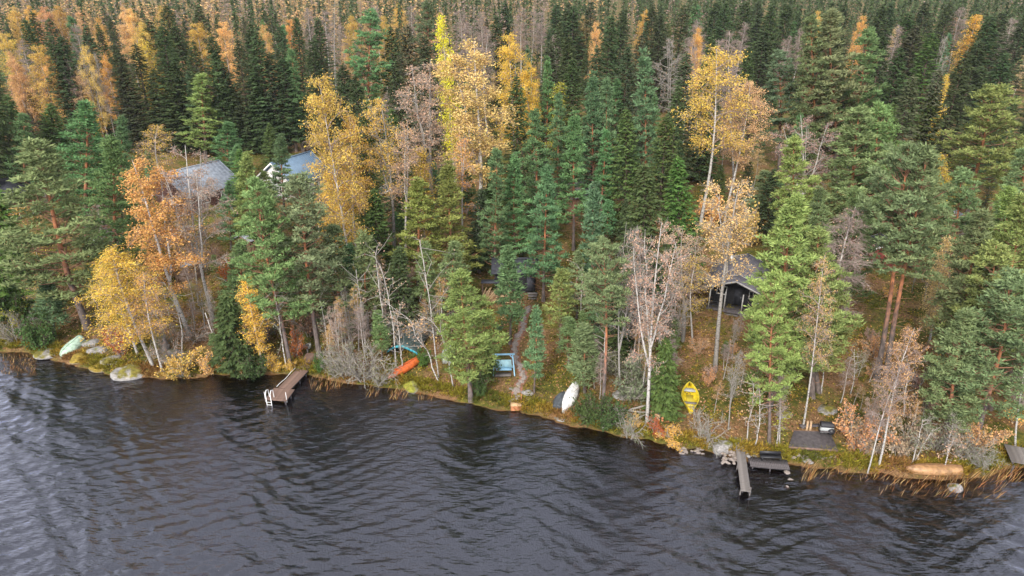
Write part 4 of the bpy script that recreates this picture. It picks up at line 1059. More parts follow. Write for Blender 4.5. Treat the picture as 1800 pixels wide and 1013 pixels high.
# ------------------------------------------------------------------ thin bare stems by the shore, each with its own bend
def stem(pts, label, w=2.6, color=PI, leaves=120, twigs=16, bark_='bark_birch', broken=False, group=None):
    B = hit(*pts[0])
    P = []
    for (px, py) in pts:
        r = ray(px, py); t = B[1] / r[1]
        P.append([r[0] * t - B[0], 0, CAM_H + r[2] * t - B[2]])
    P = np.array(P); P[0] = (0, 0, -0.1)
    rg = np.random.default_rng(int(pts[0][0] * 7 + pts[0][1]))
    # resample, with some bend towards and away from the lake
    s_ = np.r_[0, np.cumsum(np.linalg.norm(np.diff(P, axis=0), axis=1))]; n = 12; u = np.linspace(0, s_[-1], n)
    Q = np.stack([np.interp(u, s_, P[:, k]) for k in range(3)], 1)
    Q[:, 1] += 0.05 * s_[-1] * np.sin(np.linspace(0, 3, n) * rg.uniform(.5, 1.4)) * rg.choice([-1, 1])
    Q[1:-1] += rg.normal(0, 0.02, (n - 2, 3))
    zc = proj(B)[2]; r0 = w * zc / F / 2
    root = empty('bare_birch', B, 0, label, 'bare tree', group)
    link('trunk', MB().tube(Q, r0 * (1 - (0.25 if broken else 0.8) * u / u[-1]), 7).mesh('stem_trunk', M[bark_], True, False), root)
    if broken: return root
    L = u[-1]; cr = MB(); t0, t1 = [], []
    for i in range(twigs):
        a = rg.uniform(0.35, 1.0) * (n - 1); k = min(int(a), n - 2); b = Q[k] + (Q[k + 1] - Q[k]) * (a - k)
        d = unit(unit(Q[k + 1] - Q[k]) * 0.7 + scatter_dirs(1, rg)[0]); l = L * rg.uniform(0.1, 0.26)
        m = b + d * l * .6; e = m + unit(d + rg.normal(0, .4, 3)) * l * .5
        cr.segs([b, m], [m, e], [0.028, 0.018], [0.018, 0.009], 4, 1); t0 += [b, m]; t1 += [m, e]
    t0, t1 = np.array(t0), np.array(t1)
    ix = rg.integers(0, len(t0), 90); p = t0[ix] + (t1[ix] - t0[ix]) * rg.uniform(0.1, 1, (90, 1)); e = p + unit(unit(t1[ix] - t0[ix]) + scatter_dirs(90, rg) * .9) * rg.uniform(.15, .5, (90, 1))
    cr.segs(p, e, 0.011, 0.005, 3, 1)
    if leaves:
        jx = rg.integers(0, 90, leaves); C = e[jx] + rg.normal(0, .16, (leaves, 3)); U = scatter_dirs(leaves, rg) * .09; V = unit(np.cross(U, scatter_dirs(leaves, rg))) * .055
        cr.leaves(C, U, V, rg.uniform(0, 1, leaves))
    link('crown', cr.mesh('stem_crown', [M['leaf'], M['twig_pale']]), root, color=color)
    return root

STEMS = [
 ([(299, 559), (291, 520), (282, 479)], 'short straight bare stem left of the tall orange birch foot'),
 ([(320, 628), (316, 580), (303, 518), (290, 494)], 'crooked grey stem with twisted twigs right of the golden birches'),
 ([(381, 625), (372, 590), (362, 549)], 'broken white birch stump post left of the young bushy spruce', True),
 ([(360, 575), (356, 550), (350, 515)], 'thin grey stem between the orange birch and the forked tree'),
 ([(414, 522), (406, 500), (380, 488)], 'bent bare sapling beside the rust red shrub'),
 ([(504, 651), (497, 620), (489, 575), (478, 500)], 'grey alder stem at the landward end of the jetty'),
 ([(495, 560), (486, 510), (478, 467), (463, 404)], 'long thin white stem among the pines left of the jetty path'),
 ([(580, 628), (572, 588), (562, 530)], 'leaning white stem right of the jetty path'),
 ([(607, 600), (604, 560), (599, 500)], 'white stem inside the grey brush right of the jetty'),
 ([(642, 622), (635, 560), (626, 474)], 'thin white stem left of the three white stems above the orange boat'),
 ([(682, 615), (674, 545), (660, 443)], 'white stem above the orange boat, middle of three'),
 ([(696, 643), (691, 590), (681, 517), (668, 460)], 'white stem at the left end of the orange boat'),
 ([(708, 652), (702, 600), (697, 560)], 'short grey stem crossing the orange boat'),
 ([(771, 664), (764, 600), (758, 530), (739, 417)], 'tall white birch stem between the orange boat and the grey dinghy'),
 ([(797, 680), (790, 636), (781, 598), (766, 572), (752, 562)], 'curved white birch in front of the grey dinghy'),
 ([(773, 674), (759, 650), (754, 625), (730, 597), (722, 565), (682, 530)], 'strongly bent grey alder arching over the orange boat'),
 ([(1061, 690), (1063, 630), (1066, 560)], 'thin grey stem right of the orange pine trunk'),
 ([(1022, 600), (1022, 540), (1023, 467)], 'thin white dead stem above the white boat'),
 ([(1187, 600), (1188, 540), (1191, 470)], 'bare stem between the many stemmed tree and the dark cottage'),
 ([(1136, 620), (1137, 540), (1139, 455)], 'slender stem behind the many stemmed tree'),
 ([(1314, 777), (1313, 741), (1320, 719), (1323, 670)], 'wavy white sapling just right of the narrow dock'),
 ([(1327, 785), (1333, 740), (1337, 690)], 'second wavy sapling right of the narrow dock'),
 ([(1366, 780), (1371, 750), (1375, 725)], 'short grey stem behind the black bench'),
 ([(1444, 692), (1455, 630), (1478, 570)], 'leaning grey twiggy sapling behind the barbecue'),
 ([(1588, 732), (1596, 680), (1603, 635)], 'straight white sapling right of the leaning shore birch'),
 ([(1610, 736), (1612, 722), (1613, 706)], 'pale broken stump on the mossy slope at the right', True),
 ([(1603, 815), (1612, 770), (1619, 735)], 'crooked white sapling at the left end of the upturned wooden boat'),
 ([(1607, 812), (1620, 780), (1640, 752)], 'grey leaning sapling behind the upturned wooden boat'),
 ([(1660, 828), (1668, 800), (1676, 770)], 'white sapling in front of the upturned wooden boat'),
 ([(1663, 812), (1666, 765), (1678, 735)], 'white forked sapling behind the upturned wooden boat'),
 ([(1495, 692), (1500, 655), (1503, 615)], 'thin grey sapling on the yellow moss left of the twin pines'),
 ([(30, 600), (24, 575), (15, 550)], 'bare grey stem in the brush at the far left'),
 ([(72, 602), (66, 580), (55, 555)], 'thin pale stem left of the pale green rowboat'),
 ([(497, 232), (495, 218), (492, 202)], 'pale dead stub beside the white gabled house', True),
 ([(1590, 470), (1597, 430), (1605, 390)], 'dark thin stem by the red shed'),
]
for st in STEMS:
    stem(st[0], st[1], broken=len(st) > 2, leaves=rnd.choice([0, 40, 140, 200]), color=rnd.choice([PI, PO_, GR, YG]))

# ------------------------------------------------------------------ bushes
def bush_px(kind, px, py, w, h, color, label):
    B = hit(px, py); zc = proj(B)[2]
    return plant(kind, B, np.array([rnd.uniform(-.1, .1), rnd.uniform(-.25, 0), h * zc / F / 0.88]), w * zc / F, color, label)
BUSHES = [
 ('bush_bare', 640, 668, 105, 78, GR, 'large grey bush hanging over the water between the jetty and the orange boat'),
 ('bush_bare', 608, 662, 74, 66, GR, 'grey twiggy bush right of the jetty'),
 ('bush_bare', 590, 662, 42, 40, GR, 'small grey bush touching the right side of the jetty'),
 ('bush_bare', 668, 676, 60, 55, GR, 'grey bush at the left tip of the orange boat'),
 ('bush_bare', 1106, 770, 56, 60, GR, 'lichen grey bush leaning into the lake below the many stemmed tree'),
 ('bush_bare', 1722, 824, 56, 46, GR, 'grey green bush hanging over the water near the right edge'),
 ('bush_bare', 1690, 805, 70, 60, GR, 'grey bush behind the right end of the upturned wooden boat'),
 ('bush_bare', 1645, 790, 70, 70, GR, 'twiggy grey bush behind the middle of the upturned wooden boat'),
 ('bush_bare', 1237, 775, 70, 60, GR, 'pale lichen bush left of the big grey boulder'),
 ('bush_bare', 30, 600, 65, 55, GR, 'grey brush on the left shore edge'),
 ('bush', 1507, 792, 72, 66, (.60, .34, .17), 'pale orange leaved bush right of the black terrace'),
 ('bush', 1578, 800, 66, 62, PI, 'pinkish orange bush between the shore birch and the wooden boat'),
 ('bush', 1712, 790, 60, 50, (.60, .34, .17), 'orange bush above the right end of the wooden boat'),
 ('bush', 1785, 745, 50, 50, OR, 'orange bush by the right edge above the grey dock'),
 ('bush', 523, 628, 34, 48, RE, 'rust red bush at the landward end of the jetty path'),
 ('bush', 411, 508, 46, 44, RE, 'rust red shrub behind the narrow yellow birch'),
 ('bush', 214, 622, 44, 42, RE, 'reddish shrub on the rocks left of the golden birches'),
 ('bush', 487, 654, 30, 30, YE, 'bright yellow bush left of the jetty root'),
 ('bush', 514, 652, 22, 22, YE, 'small yellow bush touching the jetty root'),
 ('bush', 1113, 752, 28, 30, OR, 'orange shrub under the many stemmed tree'),
 ('bush', 1156, 768, 30, 34, RE, 'red orange shrub beside the firewood'),
 ('bush', 1180, 782, 46, 24, GO, 'golden grass clump at the waterline below the firewood'),
 ('bush_green', 450, 658, 52, 34, SM, 'dark green low bush at the waterline left of the jetty'),
 ('bush_green', 1032, 744, 52, 46, SM, 'green bush against the right side of the white boat'),
 ('bush_green', 1068, 752, 60, 46, SM, 'green bush left of the lichen grey bush'),
 ('bush_green', 563, 655, 20, 30, SG, 'small green bush on the right of the jetty root'),
 ('bush_green', 80, 610, 60, 50, SM, 'green bush left of the pale green rowboat'),
 ('bush_green', 20, 575, 60, 60, SM, 'mid green bush at the far left bank'),
 ('bush_green', 860, 660, 40, 36, SM, 'green shrub left of the blue swing'),
 ('bush_green', 745, 640, 30, 26, SG, 'green shrub right of the orange boat'),
 ('bush', 1115, 700, 105, 62, GR, 'pale grey green bush behind the many stemmed tree'),
 ('bush', 1085, 660, 60, 44, GR, 'grey green bush by the tall bare birch'),
 ('bush_bare', 765, 590, 120, 66, PO_, 'pale gold brush above the grey dinghy'),
 ('bush', 700, 590, 50, 50, GR, 'grey green bush behind the tarpaulin shelter'),
 ('bush', 545, 590, 70, 56, PI, 'brownish bush beside the jetty path'),
 ('bush', 790, 585, 44, 36, YG, 'yellow green shrub left of the waterline pine'),
 ('bush', 1650, 352, 34, 36, YE, 'yellow shrub by the hidden grey shed'),
 ('bush', 1250, 392, 56, 50, OR, 'orange shrub between the aspen trunks'),
 ('bush', 1318, 430, 60, 60, OR, 'orange shrub behind the dark cottage chimney'),
 ('bush', 1220, 425, 44, 44, YE, 'yellow shrub left of the aspen trunks'),
 ('bush', 940, 255, 30, 26, RE, 'red rowan bush between dark spruces'),
 ('bush', 465, 225, 28, 30, RE, 'red rowan bush left of the white gabled house'),
 ('bush', 1500, 470, 60, 50, PI, 'pinkish bush left of the red shed'),
 ('bush', 505, 262, 30, 26, OR, 'orange shrub behind the blue roof'),
 ('bush', 20, 390, 60, 40, OR, 'orange bushes edge under the black roofed house'),
 ('bush', 75, 555, 60, 40, YG, 'yellow green bush behind the short yellow birch'),
 ('bush_green', 845, 695, 34, 40, SM, 'low pine scrub at the foot of the waterline pine'),
 ('bush', 320, 660, 60, 40, GO, 'golden brown brush right of the golden birches'),
 ('bush', 375, 655, 50, 36, OR, 'orange brown brush left of the young bushy spruce'),
 ('bush_bare', 300, 640, 50, 56, PI, 'bare brown brush behind the golden birch feet'),
 ('bush_bare', 345, 600, 70, 50, PI, 'pinkish bare brush at the feet of the forked tree'),
 ('bush_bare', 1150, 600, 90, 70, PI, 'tangled pinkish twigs left of the dark cottage'),
 ('bush_bare', 1345, 560, 60, 44, PI, 'pale twigs in front of the dark cottage porch'),
]
for b in BUSHES: bush_px(*b)

# ------------------------------------------------------------------ buildings
M['wall_black'] = simple('black_boards', (0.022, 0.022, 0.026), 0.8, .3, 5)
M['wall_red'] = simple('red_boards', (0.20, 0.035, 0.028), 0.8, .3, 5)
M['wall_redbrown'] = simple('red_brown_boards', (0.10, 0.042, 0.032), 0.8, .3, 5)
M['wall_white'] = simple('white_boards', (0.72, 0.71, 0.69), 0.7, .1, 5)
M['wall_brown'] = simple('brown_boards', (0.20, 0.12, 0.07), 0.8, .3, 5)
M['roof_felt'] = simple('grey_roof_felt', (0.125, 0.115, 0.13), 0.9, .25, 3)
M['roof_black'] = simple('black_roof', (0.045, 0.047, 0.06), 0.75, .3, 3)
M['roof_blue'] = simple('blue_sheet_roof', (0.13, 0.20, 0.28), 0.45, .12, 1.5, .05)
M['roof_grey'] = simple('grey_sheet_roof', (0.30, 0.33, 0.37), 0.5, .25, 2.5, .05)
M['trim'] = simple('white_trim', (0.75, 0.74, 0.72), 0.6, .08, 4, 0)
M['trim_grey'] = simple('weathered_trim', (0.46, 0.45, 0.43), 0.7, .15, 4, 0)
M['glass'] = simple('window_glass', (0.02, 0.025, 0.03), 0.08, .1, 1, 0)
M['metal'] = simple('grey_metal', (0.42, 0.43, 0.44), 0.4, .15, 4, 0, .6)
M['wood_new'] = simple('new_wood', (0.48, 0.32, 0.17), 0.75, .25, 6)
M['wood_brown'] = simple('brown_planks', (0.20, 0.125, 0.095), 0.8, .25, 3)
M['wood_grey'] = simple('grey_planks', (0.18, 0.16, 0.148), 0.85, .25, 3)
M['wood_dark'] = simple('dark_planks', (0.095, 0.082, 0.085), 0.8, .3, 3)
M['log'] = simple('split_logs', (0.40, 0.24, 0.13), 0.85, .35, 6)
M['log_end'] = simple('log_ends', (0.50, 0.34, 0.20), 0.85, .25, 6)

def part(mb, name, mname, parent, smooth=False, kind=None):
    o = link(name, mb.mesh(name, M[mname] if isinstance(mname, str) else mname, smooth, False), parent)
    if kind: o['kind'] = kind
    return o

def house(loc, rz, L, W, hw, rise, wall, roof, label, cat='cottage', name='cottage', over=0.45, ribs=0.0, trim=None, chimney=None, windows=(), door=None, base=0.3):
    """gable house: ridge along local Y, foot at loc"""
    root = empty(name, loc, rz, label, cat)
    x, y = W / 2 - over, L / 2 - over
    mb = MB()
    v = [(-x, -y, -.6), (x, -y, -.6), (x, y, -.6), (-x, y, -.6), (-x, -y, hw), (x, -y, hw), (x, y, hw), (-x, y, hw), (0, -y, hw + rise * x / (W / 2)), (0, y, hw + rise * x / (W / 2))]
    v = np.array(v) * [1, 1, 1]
    mb.add(v, [[0, 1, 5, 4], [2, 3, 7, 6], [1, 2, 6, 5], [3, 0, 4, 7]]).add(v, [[4, 5, 8], [6, 7, 9]])
    part(mb, 'wall', wall, root)
    bl = MB()                                         # wall boards: shallow battens
    for sx in (-1, 1):
        for k in range(int(2 * y / 0.5)):
            bl.box((sx * (x + .012), -y + .25 + k * .5, hw / 2), (.024, .05, hw - .06))
    for k in range(int(2 * x / 0.5)):
        bl.box((-x + .25 + k * .5, -y - .012, hw / 2), (.05, .024, hw - .06))
    part(bl, 'wall_batten', wall, root, kind='stuff')
    sl = math.hypot(W / 2, rise); an = math.atan2(rise, W / 2)
    for sx in (-1, 1):
        rb = MB().box((sx * W / 4, 0, hw + rise / 2 - rise * over / (W / 2) * 0 + .07), (sl, L, .1), 0, ry=sx * an)
        ro = part(rb, 'roof_slope', roof, root)
        if ribs:
            r = MB(); n = int(L / ribs)
            for k in range(n + 1):
                yy = -L / 2 + .03 + k * (L - .06) / n
                r.box((sx * (W / 4 + .035 * math.sin(an)), yy, hw + rise / 2 + .07 + .07 * math.cos(an)), (sl - .02, .07, .05), 0, ry=sx * an)
            part(r, 'roof_rib', roof, ro, kind='stuff')
        for sy in (-1, 1):
            if trim: part(MB().box((sx * W / 4, sy * (L / 2 + .022), hw + rise / 2 + .03), (sl, .04, .2), 0, ry=sx * an), 'bargeboard', trim, root)
        if trim: part(MB().box((sx * (W / 2 + .025), 0, hw + .03), (.04, L - .02, .16)), 'eaves_board', trim, root)
    part(MB().box((0, 0, hw + rise + .14), (.3, L + .02, .06)), 'ridge_cap', roof, root)
    if chimney:
        cx, cy, ch, cm = chimney
        c = part(MB().box((cx, cy, hw + rise * .6 + ch / 2), (.7, .7, ch + rise * .6)), 'chimney', cm, root)
        part(MB().box((cx, cy, hw + rise * .9 + ch + .08), (.9, .9, .08)), 'chimney_cap', 'wall_black', c)
    for (side, a, z, w_, h_) in windows:
        def bx(cx, cz, sx_, sz_, dep, off):
            if side == 'front': return MB().box((cx, -y - off, cz), (sx_, dep, sz_))
            s = 1 if side == 'right' else -1
            return MB().box((s * (x + off), cx, cz), (dep, sx_, sz_))
        wf = MB()
        for q in (bx(a, z + h_ / 2, w_ + .12, .1, .08, .05), bx(a, z - h_ / 2, w_ + .12, .1, .08, .05), bx(a - w_ / 2, z, .1, h_, .08, .05), bx(a + w_ / 2, z, .1, h_, .08, .05), bx(a, z, .06, h_, .07, .05)):
            wf.v += q.v; wf.f[4] += [f + wf.n for f in q.f[4]]; wf.t[4] += q.t[4]; wf.m[4] += q.m[4]; wf.c[4] += q.c[4]; wf.n += q.n
        wo = part(wf, 'window', 'trim', root)
        part(bx(a, z, w_, h_, .02, .03), 'pane', 'glass', wo)
    if door:
        a, w_, h_ = door
        d = part(MB().box((a, -y - .04, h_ / 2 + .1), (w_, .06, h_)), 'door', 'roof_black' if wall != 'wall_white' else 'wood_brown', root)
        part(MB().box((a + w_ * .35, -y - .1, h_ / 2), (.05, .06, .16)), 'handle', 'metal', d)
    return root

def ground_at(px, py, dz=0.0):
    p = hit(px, py, dz); return Vector((p[0], p[1], TZ(p[0], p[1])))

# dark cottage with a porch, on the right
fc = ground_at(1287, 550)
rz = math.radians(-25)
cdir = Vector((-math.sin(rz), math.cos(rz), 0))
c_loc = fc + cdir * 4.6; c_loc.z = max(TZ(c_loc.x, c_loc.y), fc.z) + .1
ck = house(c_loc, rz, 6.4, 6.8, 2.4, 1.3, 'wall_black', 'roof_felt', 'black lakeside cottage with grey felt roof, porch and pale chimney', trim='trim_grey', chimney=(-1.5, 1.0, .9, 'metal'),
           windows=[('front', -1.6, 1.5, 1.0, .9), ('front', 1.7, 1.5, .8, .9), ('right', 0, 1.5, 1.2, .9)], door=(.2, .85, 2.0))
po = MB().box((0, -3.9, .02), (5.4, 2.2, .16)); part(po, 'porch_floor', 'wood_dark', ck)
for k, px_ in enumerate((-2.5, -.9, .9, 2.5)):
    part(MB().box((px_, -4.8, 1.2), (.12, .12, 2.2)), 'porch_post', 'trim_grey', ck)
for sx in (-1, 1):
    an = math.atan2(1.3, 3.4)
    part(MB().box((sx * 1.7, -4.1, 3.09), (3.64, 1.86, .08), 0, ry=sx * an), 'porch_roof', 'roof_felt', ck)
    part(MB().box((sx * 1.7, -5.06, 3.06), (3.64, .05, .16), 0, ry=sx * an), 'bargeboard', 'trim_grey', ck)
for zz in (.5, .95):
    part(MB().box((-1.7, -4.8, zz), (1.5, .05, .1)), 'porch_rail', 'wall_black', ck); part(MB().box((1.7, -4.8, zz), (1.5, .05, .1)), 'porch_rail', 'wall_black', ck)
for k in range(5): part(MB().box((0, -5.2 - .32 * k, -.08 - .17 * k), (1.4, .3, .08)), 'step', 'wood_grey', ck)

# grey sheet roofed cottage on the left
g = ground_at(336, 292, 5.2)
house(g, math.radians(-36), 9.4, 11.0, 2.3, 2.7, 'wall_redbrown', 'roof_grey', 'dark red brown cottage under a pale grey sheet roof strewn with leaves', over=.5, ribs=.6, windows=[('right', -1.5, 1.3, 1.2, 1), ('right', 1.6, 1.3, 1.2, 1)])
b_ = ground_at(512, 277, 5.6)
house(b_, math.radians(-29), 8.6, 8.0, 2.6, 3.0, 'wall_white', 'roof_blue', 'white gabled house with a blue ribbed metal roof', 'house', 'house', ribs=.38, trim='trim', windows=[('front', -1.2, 1.4, .9, 1), ('front', 1.2, 1.4, .9, 1), ('front', 0, 3.4, .9, .8), ('right', 1, 1.4, 1, 1)])
l_ = ground_at(-8, 318, 4.4)
hb = house(l_, math.radians(-40), 8, 7.6, 2.4, 2.0, 'wall_red', 'roof_black', 'black roofed cottage with white trim cut by the left edge', trim='trim', chimney=(1.0, -1.0, .7, 'wall_black'), windows=[('right', 0, 1.3, 1.2, 1), ('front', 0, 1.3, 1, 1)])
part(MB().box((5.3, 0, .1), (3.2, 7, .15)), 'terrace_floor', 'wood_grey', hb)
for k in range(9): part(MB().box((6.85, -3.4 + .85 * k, .6), (.08, .08, 1.0)), 'railing_post', 'trim', hb)
part(MB().box((6.85, 0, 1.1), (.1, 7, .08)), 'handrail', 'trim', hb)
for args in [
  (178, 408, 2.8, -20, 3.8, 3.4, 2.0, .7, 'wall_black', 'roof_black', 'small black shed with pale roof edge behind the pale bare tree', 'trim', 0),
  (158, 388, 2.6, -20, 3.2, 3.2, 1.9, .7, 'wall_red', 'roof_black', 'small dark roof peeping out above the black shed', None, 0),
  (325, 452, 2.5, -60, 3.6, 2.8, 1.8, .6, 'wall_brown', 'roof_grey', 'grey tin roofed shed behind the tall orange birch trunk', None, .35),
  (440, 410, 2.5, -35, 3.2, 2.8, 1.9, .7, 'wall_brown', 'roof_grey', 'little pale tin roofed shed among the pines left of the jetty', None, .35),
  (692, 326, 3.4, 8, 4.2, 4.6, 2.2, 1.5, 'wall_brown', 'roof_felt', 'small brown hut with pale gable boards behind the slim gold birch', 'trim', 0),
  (1008, 318, 3.8, -50, 7, 6.5, 2.3, 1.7, 'wall_brown', 'roof_felt', 'grey roofed cottage mostly hidden behind the blue green pines', None, 0),
  (1676, 372, 3.0, -20, 4.0, 3.6, 2.0, .9, 'wall_brown', 'roof_grey', 'weathered grey shed among yellow shrubs at the right', None, .5),
  (1552, 424, 3.0, -15, 4.0, 3.6, 2.2, 1.0, 'wall_red', 'roof_black', 'dark red shed with a white corner behind the twin pines', 'trim', 0)]:
    q = ground_at(args[0], args[1], args[2])
    house(q, math.radians(args[3]), args[4], args[5], args[6], args[7], args[8], args[9], args[10], 'shed', 'shed', .3, args[12], args[11])

# sauna with its board terrace, steps and firewood shelter
s_ = ground_at(906, 519)
sa = house(s_ + Vector((0, 2.2, .35)), math.radians(90), 5.4, 4.4, 2.15, .95, 'wall_black', 'roof_black', 'black sauna cabin with dark roof behind young pines at the top of the stone path', 'sauna', 'sauna')
for k in range(9):
    part(MB().box((0, 0, 0), (3.4, .24, .06)), 'terrace_board', 'wood_new', sa).matrix_local = Matrix.Translation((-2.1 - .26 * k, 1.0, -.05 if k < 5 else -.28)) @ Matrix.Rotation(math.pi / 2, 4, 'Z')
for k in range(4): part(MB().box((-2.9 - .36 * k, -1.9, -.12 - .15 * k), (.34, 1.0, .08)), 'step', 'wood_grey', sa)
part(MB().box((-2.45, -1.9, 0), (.5, 1.1, .08)), 'landing', 'wood_grey', sa)
part(MB().box((-2.02, -1.7, .95), (.06, .85, 1.9)), 'door', 'roof_black', sa)

w_ = ground_at(862, 532)
ws = empty('firewood_shelter', w_ + Vector((0, .6, 0)), 0, 'firewood shelter stacked with split logs left of the sauna', 'woodshed')
part(MB().box((0, .1, 2.25), (2.0, 1.6, .08), rx=-.18), 'roof', 'roof_black', ws)
for sx in (-.85, .85):
    for sy in (-.5, .6): part(MB().box((sx, sy, 1.1), (.1, .1, 2.2)), 'post', 'wood_brown', ws)
lg = None
for i in range(44):
    r = rnd.uniform(.075, .12); c = i % 9; row = i // 9
    if lg is None or i < 4:
        m_ = MB().tube([(0, -.4, 0), (0, .4, 0)], [.1, .1], 7); lgm = m_.mesh('log', M['log_end'] if i % 2 else M['log'], False, False); lg = lg or []; lg.append(lgm)
    o = link('log', rnd.choice(lg), ws, (-.72 + .18 * c + rnd.uniform(-.02, .02), rnd.uniform(-.08, .08), .12 + .2 * row + rnd.uniform(-.02, .02)))
    o.rotation_euler = (0, rnd.uniform(0, 6), rnd.uniform(-.06, .06))
for k in range(5):
    pl_ = empty('plank', ws.location + Vector((-.4 + .25 * k, -.75, 1.0)), 0, None, None)
    bpy.data.objects.remove(pl_)
pk = MB().box((0, 0, 0), (.08, .03, 2.3)).mesh('plank', M['wood_new'], False, False)
for k in range(5):
    o = link('leaning_plank', pk, None, ws.location + Vector((-.9 + .28 * k, -.95, .88)))
    o.rotation_euler = (-.3, rnd.uniform(.3, .75), 0)
    tag(o, 'pale plank leaning against the firewood shelter', 'plank', 'planks leaning on the firewood shelter')

# ------------------------------------------------------------------ docks
def plank_deck(parent, p0, p1, width, z, material, pw=.145, gap=.012, name='plank', w1=None):
    """planks laid across the run p0 -> p1 (world x, y), each one an object"""
    p0, p1 = Vector(p0), Vector(p1); L = (p1 - p0).length; a = math.atan2(p1.y - p0.y, p1.x - p0.x)
    n = max(1, int(L / (pw + gap)))
    ms = [MB().box((0, 0, 0), (pw, width, .035)).mesh(name, M[material], False, False) for _ in range(2)]
    inv = parent.matrix_world.inverted() if False else None
    for k in range(n):
        p = p0.lerp(p1, (k + .5) / n)
        o = link(name, ms[k % 2], parent)
        o.location = (p.x - parent.location.x, p.y - parent.location.y, z - parent.location.z + rnd.uniform(-.006, .006))
        o.rotation_euler = (0, rnd.uniform(-.01, .01), a + rnd.uniform(-.008, .008))
    s = Vector((-math.sin(a), math.cos(a)))
    for sd in (-1, 1):
        c = (p0 + p1) / 2 + Vector((s.x, s.y)) * sd * (width / 2 - .12)
        o = part(MB().box((0, 0, 0), (L, .06, .16)), 'beam', 'wood_dark', parent)
        o.location = (c.x - parent.location.x, c.y - parent.location.y, z - parent.location.z - .11); o.rotation_euler = (0, 0, a)
    return a, L

def post(parent, x, y, z0, z1, r, material, name='post'):
    o = part(MB().tube([(0, 0, z0), (0, 0, z1)], [r, r], 8), name, material, parent)
    o.location = (x - parent.location.x, y - parent.location.y, -parent.location.z); return o

Z1 = .45
a0 = flat(532, 650, Z1); a1 = flat(500, 683, Z1); a2 = flat(484, 704, Z1)
lb = hit(549, 624)
jr = empty('long_jetty', (a0[0], a0[1], 0), 0, 'long brown plank jetty with white swimming ladder reaching out from the left wood', 'jetty')
plank_deck(jr, a0[:2], a1[:2], 1.25, Z1, 'wood_brown')
ang, Lp = plank_deck(jr, a1[:2], a2[:2], 2.0, Z1 - .02, 'wood_brown')
for t in (.15, .5, .95):
    q = a0 + (a1 - a0) * t
    for sd in (-.55, .55): post(jr, q[0] - sd * math.sin(ang), q[1] + sd * math.cos(ang), -1.5, Z1 - .05, .06, 'wood_dark')
for t in (.4, .95):
    q = a1 + (a2 - a1) * t
    for sd in (-.9, .9): post(jr, q[0] - sd * math.sin(ang), q[1] + sd * math.cos(ang), -2.0, Z1 - .05, .07, 'wood_dark')
# land boards from the path to the jetty
lz = TZ(lb[0], lb[1])
bw = empty('board_walk', (a0[0], a0[1], 0), 0, 'reddish board walk running from the wood down to the jetty', 'board walk')
pA, pB = Vector((a0[0], a0[1])), Vector((lb[0], lb[1]))
mb_ = MB().box((0, 0, 0), (.17, 1.15, .05)).mesh('plank', M['wood_brown'], False, False)
nb_ = int((pB - pA).length / .2)
for k in range(nb_):
    p = pA.lerp(pB, (k + .7) / nb_); o = link('plank', mb_, bw)
    o.location = (p.x - a0[0], p.y - a0[1], max(Z1 + (lz + .15 - Z1) * (k / nb_), TZ(p.x, p.y) + .16)); o.rotation_euler = (0, 0, math.atan2(pB.y - pA.y, pB.x - pA.x) + rnd.uniform(-.03, .03))
# ladder and mooring posts, white
d_ = Vector((math.cos(ang), math.sin(ang))); n_ = Vector((-math.sin(ang), math.cos(ang)))
def ladder_at(off):
    e = Vector((a2[0], a2[1])) + d_ * .02 + n_ * off
    m = MB()
    for s in (-.22, .22):
        b = e + n_ * s
        m.tube([(b.x - a0[0] - d_.x * .5, b.y - a0[1] - d_.y * .5, Z1), (b.x - a0[0] - d_.x * .45, b.y - a0[1] - d_.y * .45, Z1 + .8), (b.x - a0[0] - d_.x * .1, b.y - a0[1] - d_.y * .1, Z1 + .95), (b.x - a0[0] + d_.x * .12, b.y - a0[1] + d_.y * .12, Z1 + .7), (b.x - a0[0] + d_.x * .14, b.y - a0[1] + d_.y * .14, -.8)], [.035] * 5, 7)
    lo = part(m, 'ladder_rail', 'trim', jr)
    for k in range(4):
        c = e + d_ * .14; r_ = MB().tube([(c.x - a0[0] - n_.x * .22, c.y - a0[1] - n_.y * .22, .3 - .28 * k), (c.x - a0[0] + n_.x * .22, c.y - a0[1] + n_.y * .22, .3 - .28 * k)], [.025] * 2, 6)
        part(r_, 'rung', 'trim', lo)
ladder_at(-.55)
for off, along in ((-.98, -.1), (.95, -.25)):
    q = Vector((a2[0], a2[1])) + n_ * off + d_ * along; post(jr, q.x, q.y, Z1 - .3, Z1 + .75, .03, 'trim', 'mooring_post')
rp = MB(); pts = []
for t in np.linspace(0, 1, 9):
    q = a0 + (a1 - a0) * t; pts.append((q[0] - a0[0] + n_.x * -.72, q[1] - a0[1] + n_.y * -.72, Z1 + .12 + .05 * math.sin(t * 9)))
part(rp.tube(pts, [.03] * 9, 6), 'rope', 'trim', jr)

